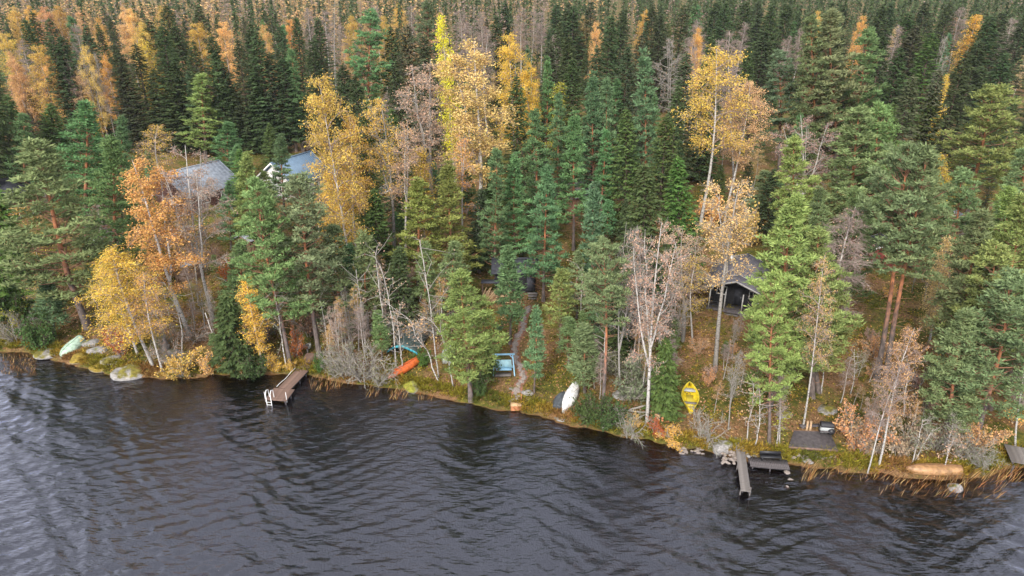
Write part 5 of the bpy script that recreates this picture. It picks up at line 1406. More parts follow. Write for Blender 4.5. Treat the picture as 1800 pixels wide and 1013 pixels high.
Z2 = .5
b0, b1 = flat(1298, 764, .62), flat(1311, 865, Z2)
nd = empty('narrow_dock', (b0[0], b0[1], 0), 0, 'narrow grey plank dock sticking straight out over the stone crib at the right', 'dock')
an2, L2 = plank_deck(nd, b0[:2], b1[:2], .72, Z2 + .04, 'wood_grey')
for t in (.55, .97):
    q = b0 + (b1 - b0) * t
    for sd in (-.34, .34): post(nd, q[0] - sd * math.sin(an2), q[1] + sd * math.cos(an2), -2.0, Z2 + (.28 if t > .9 and sd > 0 else -.02), .05, 'wood_grey')
c0, c1 = flat(1317, 811, .4), flat(1386, 817, .4)
sp = empty('side_platform', (c0[0], c0[1], 0), 0, 'low dark platform with a black bench beside the narrow dock', 'platform')
plank_deck(sp, c0[:2], c1[:2], 1.15, .4, 'wood_dark', .12)
for t in (.05, .5, .95):
    q = c0 + (c1 - c0) * t
    for sd in (-.45, .45): post(sp, q[0], q[1] + sd, -1.2, .36, .05, 'wood_dark')
be = flat(1354, 808, .42)
bn = empty('bench', (be[0], be[1], .42), math.radians(-3), 'black backed bench on the low platform by the narrow dock', 'bench')
M['black_paint'] = simple('black_paint', (0.018, 0.018, 0.022), .5, .2, 3)
part(MB().box((0, 0, .3), (1.65, .42, .05)), 'seat', 'black_paint', bn)
part(MB().box((0, .24, .47), (1.65, .05, .28), rx=-.15), 'backrest', 'black_paint', bn)
for sx in (-.7, .7):
    for sy in (-.16, .18): part(MB().box((sx, sy, .15), (.07, .07, .3)), 'leg', 'black_paint', bn)

# black board terrace with a stone edge
tc = [hit(1395, 761), hit(1458, 762), hit(1471, 797), hit(1385, 791)]
tz = max(TZ(q[0], q[1]) for q in tc) + .14
tcen = sum(tc) / 4
te = empty('terrace', (tcen[0], tcen[1], tz), 0, 'square black board terrace on the shore behind the reeds', 'terrace')
for k in range(22):
    t0_, t1_ = k / 22 + .004, (k + 1) / 22 - .004
    A_, B_, D_, C_ = [tc[0] + (tc[3] - tc[0]) * t0_, tc[1] + (tc[2] - tc[1]) * t0_, tc[0] + (tc[3] - tc[0]) * t1_, tc[1] + (tc[2] - tc[1]) * t1_]
    v = []
    for z_ in (-.02, .02):
        for q in (A_, B_, C_, D_): v.append((q[0] - tcen[0], q[1] - tcen[1], z_ + rnd.uniform(-.004, .004)))
    part(MB().add(v, [[3, 2, 1, 0], [4, 5, 6, 7], [0, 1, 5, 4], [1, 2, 6, 5], [2, 3, 7, 6], [3, 0, 4, 7]]), 'board', 'wood_dark', te)
for (q0_, q1_) in ((tc[3], tc[2]), (tc[0], tc[1])):
    m_ = (q0_ + q1_) / 2; dv = q1_ - q0_
    part(MB().box((m_[0] - tcen[0], m_[1] - tcen[1] + (-.06 if q0_ is tc[3] else .06), -.1), (float(np.linalg.norm(dv[:2])), .07, .22), math.atan2(dv[1], dv[0])), 'edge_board', 'wood_brown', te)

gp = hit(1450, 764)
gr = empty('barbecue', (gp[0], gp[1], gp[2]), math.radians(-8), 'grey box barbecue with black lid behind the black terrace', 'barbecue')
M['grey_paint'] = simple('grey_paint', (.36, .38, .38), .6, .15, 4)
part(MB().box((0, 0, .62), (1.0, .6, .5)), 'body', 'grey_paint', gr)
part(MB().tube([(-.5, .02, .9), (.5, .02, .9)], [.32, .32], 12), 'lid', 'black_paint', gr)
part(MB().box((0, -.38, .55), (1.1, .18, .04)), 'shelf', 'wood_dark', gr)
for sx in (-.42, .42):
    for sy in (-.24, .24): part(MB().box((sx, sy, .2), (.06, .06, .42)), 'leg', 'black_paint', gr)
kb = hit(1459, 768)
kt = empty('kettle', (kb[0], kb[1], kb[2]), 0, 'black round kettle grill beside the grey barbecue', 'grill')
ang_ = np.linspace(0, math.pi, 9)
part(MB().tube([(0, 0, .55 + .3 * -math.cos(a)) for a in ang_], [max(.01, .3 * math.sin(a)) for a in ang_], 12), 'bowl', 'black_paint', kt, True)
for k in range(3): part(MB().tube([(.1 * math.cos(k * 2.1), .1 * math.sin(k * 2.1), .35), (.28 * math.cos(k * 2.1), .28 * math.sin(k * 2.1), 0)], [.02, .02], 6), 'leg', 'black_paint', kt)
pb = hit(1427, 752)
pb_o = part(MB().box((0, 0, .22), (2.1, .4, .06)), 'plank_seat', 'wood_dark', empty('low_bench', (pb[0], pb[1], pb[2]), .05, 'low dark plank bench between the white trunk and the barbecue', 'bench'))
for sx in (-.8, .8): part(MB().box((sx, 0, .1), (.2, .3, .2)), 'leg', 'wood_grey', pb_o.parent)
for k in range(2):
    p = hit(1418 + 6 * k, 757); o = link('split_log', MB().tube([(0, 0, 0), (0, .12, .9)], [.1, .09], 8).mesh('split_log', M['log_end'], False, False), None, (p[0], p[1], p[2] - .05))
    tag(o, 'pale log leaning at the foot of the white trunk by the terrace', 'log', 'logs by the terrace')

e0, e1 = flat(1765, 797, .55), flat(1830, 803, .55)
ed = empty('grey_dock', (e0[0], e0[1], 0), 0, 'wide pale grey dock cut by the right edge', 'dock')
d0 = flat(1782, 786, .95); d1 = flat(1796, 818, .95)
plank_deck(ed, Vector((d0[0] + .55, d0[1])), Vector((d1[0] + .55, d1[1])), 2.3, .95, 'wood_grey', .14)
for q in (d0, d1):
    for sd in (-.6, 1.4): post(ed, q[0] + sd, q[1], -1.2, .9, .07, 'wood_dark')

# small wooden step into the water below the stone path
w0 = flat(907, 716, .25)
wsb = empty('swimming_step', (w0[0], w0[1], 0), math.radians(3), 'small fresh wooden step at the water below the stone path', 'step')
part(MB().box((0, .15, .52), (.95, .75, .07)), 'tread', 'wood_new', wsb)
M['wood_orange'] = simple('orange_wood', (.42, .17, .07), .75, .25, 5)
for k in range(4): part(MB().box((0, -.26, .1 + .115 * k), (.93, .05, .105)), 'front_board', 'wood_orange', wsb)
for sx in (-.44, .44): part(MB().box((sx, .15, .2), (.05, .7, .58)), 'side_board', 'wood_orange', wsb)
part(MB().box((.5, .5, .75), (.06, .06, 1.1)), 'handrail_post', 'wood_orange', wsb)

# ------------------------------------------------------------------ boats
def hull(L, B, D, sheer=.14, transom=.45, n=15, m=9):
    """outer skin of an open rowing boat, keel down, bow at +X"""
    v = []
    for i in range(n):
        t = i / (n - 1); x = (t - .5) * L
        if t < .5: bw = transom + (1 - transom) * math.sin(t / .5 * math.pi / 2)
        else: bw = max(0.03, math.cos((t - .5) / .5 * math.pi / 2) ** .7)
        k = D * (1 - .55 * max(0, (t - .72) / .28) ** 2)
        top = D + sheer * ((t - .45) * 2) ** 2
        for j in range(m):
            a = -1 + 2 * j / (m - 1); s = abs(a)
            y = a / (s + 1e-9) * B / 2 * bw * (s ** .55) if s > 0 else 0
            z = D - k + (top - D + k) * (s ** 2.4)
            v.append((x, y, z))
    f = [[i * m + j, (i + 1) * m + j, (i + 1) * m + j + 1, i * m + j + 1] for i in range(n - 1) for j in range(m - 1)]
    return np.array(v), f, n, m
M['dark_strip'] = simple('dark_strip', (.10, .085, .075), .6, .2, 3, 0)
M['green_strip'] = simple('green_strip', (.20, .30, .22), .6, .2, 3, 0)
M['red_strip'] = simple('rust_strip', (.30, .06, .02), .6, .2, 3, 0)
M['tan_strip'] = simple('tan_strip', (.22, .11, .05), .6, .2, 3, 0)
def make_boat(pa, pb, B, D, color, label, upside=True, transom=.45, inner=None, seats=None, ribs=True, lift=0.0, name='rowing_boat', cat='rowing boat', tilt=0.0, keel=None, L=None):
    A_, B_ = Vector(hit(*pa)), Vector(hit(*pb))
    c = (A_ + B_) / 2; dv = B_ - A_
    L = L or Vector((dv.x, dv.y)).length
    rz = math.atan2(dv.y, dv.x); pit = math.atan2(dv.z, Vector((dv.x, dv.y)).length)
    root = empty(name, c, 0, label, cat)
    mname = label[:20]
    M[mname] = simple(name + '_paint', color, .5, .3, 3.0, .1)
    if inner: M[mname + 'i'] = simple(name + '_inside', inner, .6, .2, 3, .05)
    v, f, n, m = hull(L, B, D, transom=transom)
    fl = MB()
    o = fl.add(v, f)
    # gunwale strip and transom
    part(o, 'hull', mname, root, True)
    root.children[0].modifiers.new('skin', 'SOLIDIFY').thickness = .035
    tr_ = [list(range(m))]
    tm = MB(); cen = v[:m].mean(0); vv = np.vstack([v[:m], cen[None]]) + np.array([-.012, 0, 0])
    tm.add(vv, [[j, j + 1, m] for j in range(m - 1)] + [[m - 1, 0, m]]); part(tm, 'transom', mname, root)
    for j in (0, m - 1):
        part(MB().tube([tuple(v[i * m + j]) for i in range(n)], [.035] * n, 6), 'gunwale', mname + 'i' if inner else mname, root)
    if upside:
        kl = MB().tube([tuple(v[i * m + m // 2] + np.array([0, 0, -.03])) for i in range(n)], [.04] * n, 6); part(kl, 'keel', keel or mname, root)
        for s in (-1, 1):
            st = MB().tube([tuple(v[i * m + m // 2 + s * 2] + np.array([0, s * .015, -.012])) for i in range(1, n - 1)], [.018] * (n - 2), 5); part(st, 'strake', keel or mname, root)
    else:
        for t, cm in (seats or []):
            i = int(t * (n - 1)); hb_ = abs(v[i * m][1]) * .93
            part(MB().box((v[i * m][0], 0, D * .72), (.26 if cm != 'grey_paint' else .5, 2 * hb_, .04)), 'thwart', cm, root)
        part(MB().box((-.15, 0, .1), (L * .42, B * .4, .03)), 'floor_board', mname + 'i', root)
    Rm = Matrix.Rotation(rz, 4, 'Z') @ Matrix.Rotation(-pit, 4, 'Y') @ Matrix.Rotation(tilt, 4, 'X')
    if upside: Rm = Rm @ Matrix.Translation((0, 0, D + .16 + lift)) @ Matrix.Rotation(math.pi, 4, 'X')
    else: Rm = Rm @ Matrix.Translation((0, 0, .02 + lift))
    root.matrix_world = Matrix.Translation(c) @ Rm
    return root
make_boat((146, 598), (108, 632), 1.5, .52, (.42, .56, .44), 'pale green rowboat lying upside down on the left shore rocks', transom=.55, keel='green_strip')
make_boat((742, 633), (683, 669), 1.05, .38, (.62, .13, .025), 'long orange boat lying upside down under bare birches', transom=.5, lift=.05, keel='red_strip')
make_boat((1012, 682), (990, 727), 1.25, .5, (.74, .74, .72), 'white rowboat lying upside down on the shore bank', transom=.6)
make_boat((1214, 728), (1211, 682), 1.5, .5, (.66, .50, .02), 'yellow rowing boat lying upright on the bank, its seats showing', False, .22, (.62, .50, .05), [(.3, 'wood_grey'), (.8, 'grey_paint')])
make_boat((1687, 831), (1591, 829), 1.25, .42, (.36, .20, .09), 'tan wooden boat lying upside down along the reedy shore', transom=.6, tilt=.1, keel='tan_strip')
make_boat((786, 640), (790, 612), 1.3, .45, (.40, .43, .40), 'grey dinghy lying upside down behind a curved white birch', transom=.6)
make_boat((978, 722), (992, 694), 1.2, .4, (.075, .085, .095), 'dark grey boat hull lying half behind the white rowboat', transom=.6)

# tarpaulin covered boat with a turquoise hem
ta = hit(708, 628); tb = hit(726, 598)
tp = empty('tarpaulin_shelter', ta, math.atan2(tb[1] - ta[1], tb[0] - ta[0]) - math.pi / 2, 'dark green tarpaulin shelter with turquoise hem behind the orange boat', 'tarpaulin')
M['tarp'] = simple('green_tarpaulin', (.075, .11, .105), .55, .35, 2.5, .3)
M['tarp_edge'] = simple('turquoise_hem', (.05, .36, .44), .5, .2, 3, .1)
Lt = float(np.linalg.norm((tb - ta)[:2])); v = []; nx_, ny_ = 9, 8
for j in range(ny_):
    for i in range(nx_):
        a = (i / (nx_ - 1) - .5) * 2
        z = 1.2 * (1 - .6 * abs(a) ** 1.4) + .06 * math.sin(j * 2.1 + i) - (.05 if 0 < j < ny_ - 1 else 0)
        v.append((a * 1.55 * (1 - .08 * j / ny_), j / (ny_ - 1) * Lt * 1.15, z * 1.15))
f = [[j * nx_ + i, j * nx_ + i + 1, (j + 1) * nx_ + i + 1, (j + 1) * nx_ + i] for j in range(ny_ - 1) for i in range(nx_ - 1)]
part(MB().add(v, f), 'cover', 'tarp', tp, True).modifiers.new('t', 'SOLIDIFY').thickness = .02
hem = MB()
for i in range(nx_ - 1):
    p, q = np.array(v[i]), np.array(v[i + 1]); dn = np.array([0, -.05, -.2])
    hem.add([p + (0, -.02, .03), q + (0, -.02, .03), q + dn, p + dn], [[0, 1, 2, 3]])
part(hem, 'hem', 'tarp_edge', tp).modifiers.new('t', 'SOLIDIFY').thickness = .02
for sx in (-1, 1):
    for yy in (.2, Lt - .2): part(MB().box((sx * 1.05, yy, .3), (.07, .07, .7)), 'pole', 'wood_grey', tp)
part(MB().box((0, Lt / 2, .75), (.09, Lt, .09)), 'ridge_pole', 'wood_grey', tp)

# blue garden swing
sw_ = hit(885.5, 656)
sw = empty('garden_swing', sw_, math.radians(2), 'light blue wooden garden swing with a turquoise seat near the stone path', 'garden swing')
M['blue_paint'] = simple('light_blue_paint', (.33, .60, .78), .5, .12, 4, .05)
M['turq'] = simple('turquoise_cushion', (.50, .78, .82), .6, .12, 3, .1)
for sx in (-.95, .95):
    for sy, lab in ((-.55, 'f'), (.6, 'b')): part(MB().tube([(sx * 1.06, sy, 0), (sx * .88, sy * .25, 2.0)], [.062, .055], 6), 'post', 'blue_paint', sw)
    part(MB().box((sx, 0, .75), (.06, .8, .09)), 'cross_bar', 'blue_paint', sw)
    part(MB().tube([(sx * .9, 0, 1.62), (sx * .55, 0, 1.98)], [.04, .04], 6), 'brace', 'blue_paint', sw)
part(MB().box((0, 0, 2.03), (2.05, .13, .12)), 'top_beam', 'blue_paint', sw)
part(MB().box((0, -.12, .55), (1.45, .55, .07)), 'seat', 'blue_paint', sw)
part(MB().box((0, .2, .92), (1.45, .08, .72), rx=-.3), 'backrest', 'turq', sw)
for sx in (-.78, .78):
    part(MB().box((sx, -.1, .8), (.06, .6, .06)), 'armrest', 'blue_paint', sw)
    part(MB().tube([(sx, .0, .8), (sx * 1.05, 0, 1.98)], [.018, .018], 5), 'hanger', 'metal', sw)
fb = hit(884.5, 660)
part(MB().box((0, 0, .08), (1.5, .55, .14)), 'foot_board', 'wood_grey', empty('foot_platform', fb, .03, 'low pale plank platform in front of the blue swing', 'platform'))

# table and bucket at the end of the jetty path
tbp = hit(531, 622)
tt = empty('fish_table', tbp, .1, 'grey wooden work table beside the jetty path', 'table')
part(MB().box((0, 0, .85), (1.5, .55, .06)), 'table_top', 'wood_grey', tt)
for sx in (-.6, .6):
    for sy in (-.2, .2): part(MB().box((sx, sy, .42), (.08, .08, .84)), 'leg', 'wood_grey', tt)
bk = hit(543, 612)
bu = empty('bucket', bk, 0, 'white bucket standing by the jetty path', 'bucket')
part(MB().tube([(0, 0, 0), (0, 0, .42)], [.2, .26], 12), 'body', 'trim', bu, True); part(MB().tube([(-.26, 0, .42), (-.2, 0, .62), (0, 0, .7), (.2, 0, .62), (.26, 0, .42)], [.012] * 5, 5), 'handle', 'metal', bu)
st_ = hit(293, 618)
ps = empty('tree_stump', st_, 0, 'pale weathered stump with a broken spike left of the boulders', 'stump')
part(MB().tube([(0, 0, -.1), (.02, 0, .5), (.1, 0, 1.0), (.06, 0, 1.6)], [.5, .38, .22, .12], 9), 'trunk', 'wood_grey', ps)
part(MB().tube([(.2, 0, .4), (.5, -.1, .9)], [.16, .06], 7), 'spike', 'wood_grey', ps)

# firewood heap under the shore trees
fw = hit(1163, 742)
fh = empty('firewood_heap', fw, 0, 'untidy heap of orange brown firewood left of the yellow boat', 'firewood heap')
lm = [MB().tube([(-.5, 0, 0), (.5, 0, 0)], [.1, .09], 7).mesh('log', M[q], False, False) for q in ('log', 'log_end', 'wood_orange')]
for k in range(34):
    o = link('log', rnd.choice(lm), fh, (rnd.uniform(-.7, .8), rnd.uniform(-.3, 1.8), .1 + rnd.uniform(0, .8)))
    o.rotation_euler = (rnd.uniform(-.4, .4), rnd.uniform(-.4, .4), rnd.uniform(0, 3.1))
M['barrel_blue'] = simple('blue_plastic', (.05, .13, .30), .4, .15, 3, 0)
q = hit(1156, 738); o = link('barrel', MB().tube([(0, 0, 0), (0, 0, .1), (0, 0, .45), (0, 0, .8), (0, 0, .85)], [.24, .27, .29, .27, .2], 12).mesh('barrel', M['barrel_blue'], True, False), None, q)
tag(o, 'dark blue barrel beside the firewood heap', 'barrel')
q = hit(1169, 735); tag(link('plastic_can', MB().box((0, 0, .22), (.3, .22, .44)).tube([(0, 0, .44), (0, 0, .52)], [.05, .04], 8).mesh('plastic_can', M['trim'], False, False), None, q), 'white plastic can on the firewood heap', 'can')
for i, (px, py, rz) in enumerate([(1100, 745, .3), (1120, 728, -.2), (1148, 716, .25), (450, 610, -.6)]):
    p = hit(px, py); o = link('fallen_trunk', MB().tube([(-2.2, 0, .1), (-1, .1, .2), (.3, 0, .22), (2, .1, .5)], [.1, .09, .07, .03], 7).mesh('fallen_trunk', M['twig_pale'], True, False), None, p)
    o.rotation_euler = (0, 0, rz); tag(o, ['grey fallen trunk lying across the green bushes', 'grey dead trunk left of the many stemmed tree', 'pale fallen trunk above the firewood heap', 'broken trunk lying left of the jetty pines'][i], 'fallen trunk')

# ------------------------------------------------------------------ rocks
def rock_mesh(seed, sub=3, rough=.16):
    import bmesh
    bm = bmesh.new(); bmesh.ops.create_icosphere(bm, subdivisions=sub, radius=1)
    rg = np.random.default_rng(seed); o_ = rg.uniform(0, 10, 3)
    for w in bm.verts:
        c = w.co
        s = 1 + rough * 1.5 * (math.sin(2.1 * c.x + o_[0]) + math.sin(2.6 * c.y + o_[1] + c.z) + .6 * math.sin(4.3 * c.z + o_[2] + 2 * c.x)) / 1.6 + .04 * math.sin(9 * c.x + 7 * c.y + o_[0]) * math.sin(8 * c.z)
        c *= s
        c.z = max(c.z, -.5)
        for nrm in ((.7, .5, .5), (-.6, .6, .5), (.1, -.8, .6)):       # a few broken faces
            d = c.dot(Vector(nrm).normalized()) - .86
            if d > 0: c -= Vector(nrm).normalized() * d * .8
    me = bpy.data.meshes.new('rock'); bm.to_mesh(me); bm.free()
    for p in me.polygons: p.use_smooth = True
    return me
def rock_mat(name, stone, moss, amount):
    m, n, l = mat(name)
    o = n.new('ShaderNodeOutputMaterial'); p = n.new('ShaderNodeBsdfPrincipled'); p.inputs['Roughness'].default_value = .92
    g = n.new('ShaderNodeNewGeometry'); tc = n.new('ShaderNodeTexCoord')
    n1 = n.new('ShaderNodeTexNoise'); n1.inputs['Scale'].default_value = 3.2; n1.inputs['Detail'].default_value = 8; n1.inputs['Roughness'].default_value = .7; l.new(tc.outputs['Object'], n1.inputs['Vector'])
    r = n.new('ShaderNodeValToRGB'); r.color_ramp.elements[0].position = .33; r.color_ramp.elements[1].position = .66
    r.color_ramp.elements[0].color = (*[c * .35 for c in stone], 1); r.color_ramp.elements[1].color = (*[c * 1.25 for c in stone], 1); l.new(n1.outputs['Fac'], r.inputs['Fac'])
    n2 = n.new('ShaderNodeTexNoise'); n2.inputs['Scale'].default_value = 1.1; n2.inputs['Detail'].default_value = 5; l.new(g.outputs['Position'], n2.inputs['Vector'])
    sx = n.new('ShaderNodeSeparateXYZ'); l.new(g.outputs['Normal'], sx.inputs[0])
    a = n.new('ShaderNodeMath'); a.operation = 'MULTIPLY_ADD'; a.inputs[1].default_value = .25; l.new(sx.outputs['Z'], a.inputs[0]); l.new(n2.outputs['Fac'], a.inputs[2])
    r2 = n.new('ShaderNodeValToRGB'); r2.color_ramp.elements[0].position = 1 - amount - .06; r2.color_ramp.elements[1].position = min(1, 1 - amount + .06); l.new(a.outputs[0], r2.inputs['Fac'])
    mx = n.new('ShaderNodeMix'); mx.data_type = 'RGBA'; l.new(r2.outputs['Color'], mx.inputs[0]); l.new(r.outputs['Color'], mx.inputs[6])
    r3 = n.new('ShaderNodeValToRGB'); r3.color_ramp.elements[0].position = .35; r3.color_ramp.elements[1].position = .62
    r3.color_ramp.elements[0].color = (*[c * .45 for c in moss], 1); r3.color_ramp.elements[1].color = (*[c * 1.3 for c in moss], 1); l.new(n1.outputs['Fac'], r3.inputs['Fac']); l.new(r3.outputs['Color'], mx.inputs[7])
    l.new(mx.outputs[2], p.inputs['Base Color'])
    b = n.new('ShaderNodeBump'); b.inputs['Strength'].default_value = .6; b.inputs['Distance'].default_value = .1; l.new(n1.outputs['Fac'], b.inputs['Height']); l.new(b.outputs['Normal'], p.inputs['Normal'])
    l.new(p.outputs[0], o.inputs['Surface']); return m
RM = {'grey': rock_mat('grey_stone', (.29, .275, .265), (.12, .12, .03), .2), 'mossy': rock_mat('mossy_stone', (.27, .255, .24), (.15, .13, .02), .27), 'moss': rock_mat('moss_cover', (.24, .22, .18), (.19, .19, .02), .42),
      'gold': rock_mat('golden_moss', (.22, .18, .12), (.22, .155, .02), .42), 'pink': rock_mat('pinkish_stone', (.30, .25, .22), (.2, .15, .05), .12)}
RK = {k: [rock_mesh(s + i, 3) for i in range(3)] for s, k in ((1, 'grey'), (11, 'mossy'), (21, 'moss'), (31, 'gold'), (41, 'pink'))}
for k, ms in RK.items():
    for m_ in ms: m_.materials.append(RM[k])
def rock(px, py, w, h, kind, label, group=None, z=None, sy=1.0, i=None):
    p = hit(px, py) if z is None else flat(px, py, z)
    zc = proj(p)[2]; sx_ = w * zc / F / 2; sz_ = h * zc / F / 2 * .62
    o = link('boulder' if w > 20 else 'stone', RK[kind][i if i is not None else rnd.randrange(3)], None, (p[0], p[1] + sx_ * .4, p[2] + sz_ * .05))
    o.scale = (sx_, sx_ * sy * .8, max(sz_, .08)); o.rotation_euler = (0, 0, rnd.uniform(-.5, .5))
    return tag(o, label, 'boulder' if w > 20 else 'stone', group)
rock(160, 606, 32, 16, 'grey', 'long grey boulder behind the right side of the pale green rowboat')
rock(168, 620, 36, 20, 'grey', 'smooth grey boulder right of the pale green rowboat')
rock(198, 636, 40, 18, 'mossy', 'flat mossy rock slab left of the big lichen boulder')
rock(228, 660, 60, 46, 'mossy', 'big lichen covered boulder at the waterline below the golden birches')
rock(84, 624, 46, 26, 'mossy', 'mossy boulder left of the pale green rowboat bow')
rock(85, 612, 44, 20, 'gold', 'yellow mossy hump above the mossy boulder at the left shore')
rock(136, 634, 36, 22, 'gold', 'golden moss hump right of the rowboat bow')
rock(178, 650, 46, 24, 'gold', 'golden moss hump left of the big lichen boulder')
rock(295, 632, 50, 26, 'mossy', 'grey mossy outcrop behind the golden birch feet')
rock(722, 686, 34, 34, 'moss', 'bright green mossy rock below the orange boat')
rock(899, 684, 10, 8, 'grey', 'small pale stone left of the stone path near the shore')
rock(927, 693, 22, 16, 'grey', 'pale grey stone right of the stone path near the shore')
rock(900, 706, 16, 9, 'grey', 'flat pale stone behind the wooden step')
rock(930, 703, 12, 9, 'pink', 'pinkish stone at the shore right of the wooden step')
rock(985, 738, 20, 10, 'grey', 'low pale stone in the shallows below the white rowboat')
rock(1271, 793, 40, 58, 'grey', 'big angular grey boulder left of the narrow dock')
rock(1680, 862, 28, 22, 'grey', 'white grey rock standing in the reeds below the wooden boat', z=0)
rock(1458, 725, 36, 22, 'mossy', 'mossy boulder on the slope above the barbecue')
rock(1100, 698, 40, 18, 'grey', 'grey rock half hidden in the pale bush')
rock(1382, 732, 30, 16, 'mossy', 'low mossy rock left of the white trunk')
rock(1636, 760, 28, 24, 'mossy', 'round mossy rock left of the low pine')
rock(1384, 832, 12, 9, 'pink', 'small stone breaking the water off the side platform', z=0)
rock(1390, 846, 12, 8, 'pink', 'pale stone in the water farther off the side platform', z=-.05)
rock(1384, 858, 10, 7, 'pink', 'outermost pale stone in the water off the side platform', z=-.08)
rock(998, 500, 18, 12, 'grey', 'pale stone on the reddish path above the sauna')
rock(1030, 470, 30, 16, 'grey', 'pale rock on the slope right of the sauna')
rock(1420, 812, 20, 10, 'grey', 'pale stone under the front edge of the terrace')
rock(1765, 770, 12, 9, 'grey', 'small grey stone above the grey dock')
crib = 'loose stones of the crib under the narrow dock'
for k in range(70):
    px = rnd.uniform(1268, 1296) if k < 42 else rnd.uniform(1312, 1328); py = rnd.uniform(790, 816) if k < 42 else rnd.uniform(768, 806)
    rock(px, py, rnd.uniform(5, 10), rnd.uniform(4, 8), 'pink' if k < 42 else 'grey', 'pinkish stone heaped left of the narrow dock' if k < 42 else 'pale stone heaped right of the narrow dock', crib, z=rnd.uniform(.1, .45))
for k in range(26):
    rock(rnd.uniform(1388, 1470), rnd.uniform(798, 806), rnd.uniform(6, 11), rnd.uniform(5, 8), 'pink', 'rounded stone in the edging under the terrace', 'stones under the terrace edge')
for k in range(22):
    rock(rnd.uniform(1195, 1240), rnd.uniform(786, 800), rnd.uniform(5, 10), rnd.uniform(3, 5), 'pink', 'small stone in the muddy landing below the yellow boat', 'stones of the muddy landing')

# stone path winding up from the step to the sauna
path_px = [(908, 702), (908, 690), (913, 676), (921, 662), (916, 650), (908, 636), (905, 620), (905, 606), (910, 594), (918, 582), (919, 570), (921, 558), (926, 548), (930, 540)]
pp = [hit(*q) for q in path_px]
pth = empty('stone_path', pp[0], 0); pth['kind'] = 'structure'; pth['label'] = 'winding path of flat reddish stones from the shore step up to the sauna'
rib = MB(); s_ = np.r_[0, np.cumsum([np.linalg.norm(pp[i + 1] - pp[i]) for i in range(len(pp) - 1)])]
u = np.linspace(0, s_[-1], 90); cx = np.interp(u, s_, [p[0] for p in pp]); cy = np.interp(u, s_, [p[1] for p in pp])
v = []
for x_, y_ in zip(cx, cy):
    for k, off in enumerate((-.62, -.3, 0, .3, .62)):
        xx = x_ + off * rnd.uniform(.85, 1.1); v.append((xx - pp[0][0], y_ - pp[0][1], TZ(xx, y_) + (.035 if 0 < k < 4 else -.03) - pp[0][2]))
f = [[j * 5 + i, j * 5 + i + 1, (j + 1) * 5 + i + 1, (j + 1) * 5 + i] for j in range(89) for i in range(4)]
M['path_soil'] = simple('path_soil', (.27, .125, .075), .95, .35, 3, .4)
part(MB().add(v, f), 'trodden_earth', 'path_soil', pth, True)
for k in range(46):
    t = k / 45 * s_[-1]; x_ = np.interp(t, s_, [p[0] for p in pp]) + rnd.uniform(-.12, .12); y_ = np.interp(t, s_, [p[1] for p in pp])
    o = link('stone', RK['pink'][k % 3], pth, (x_ - pp[0][0], y_ - pp[0][1], TZ(x_, y_) + .02 - pp[0][2])); o.scale = (rnd.uniform(.24, .4), rnd.uniform(.18, .28), .12); o.rotation_euler = (0, 0, rnd.uniform(0, 3))

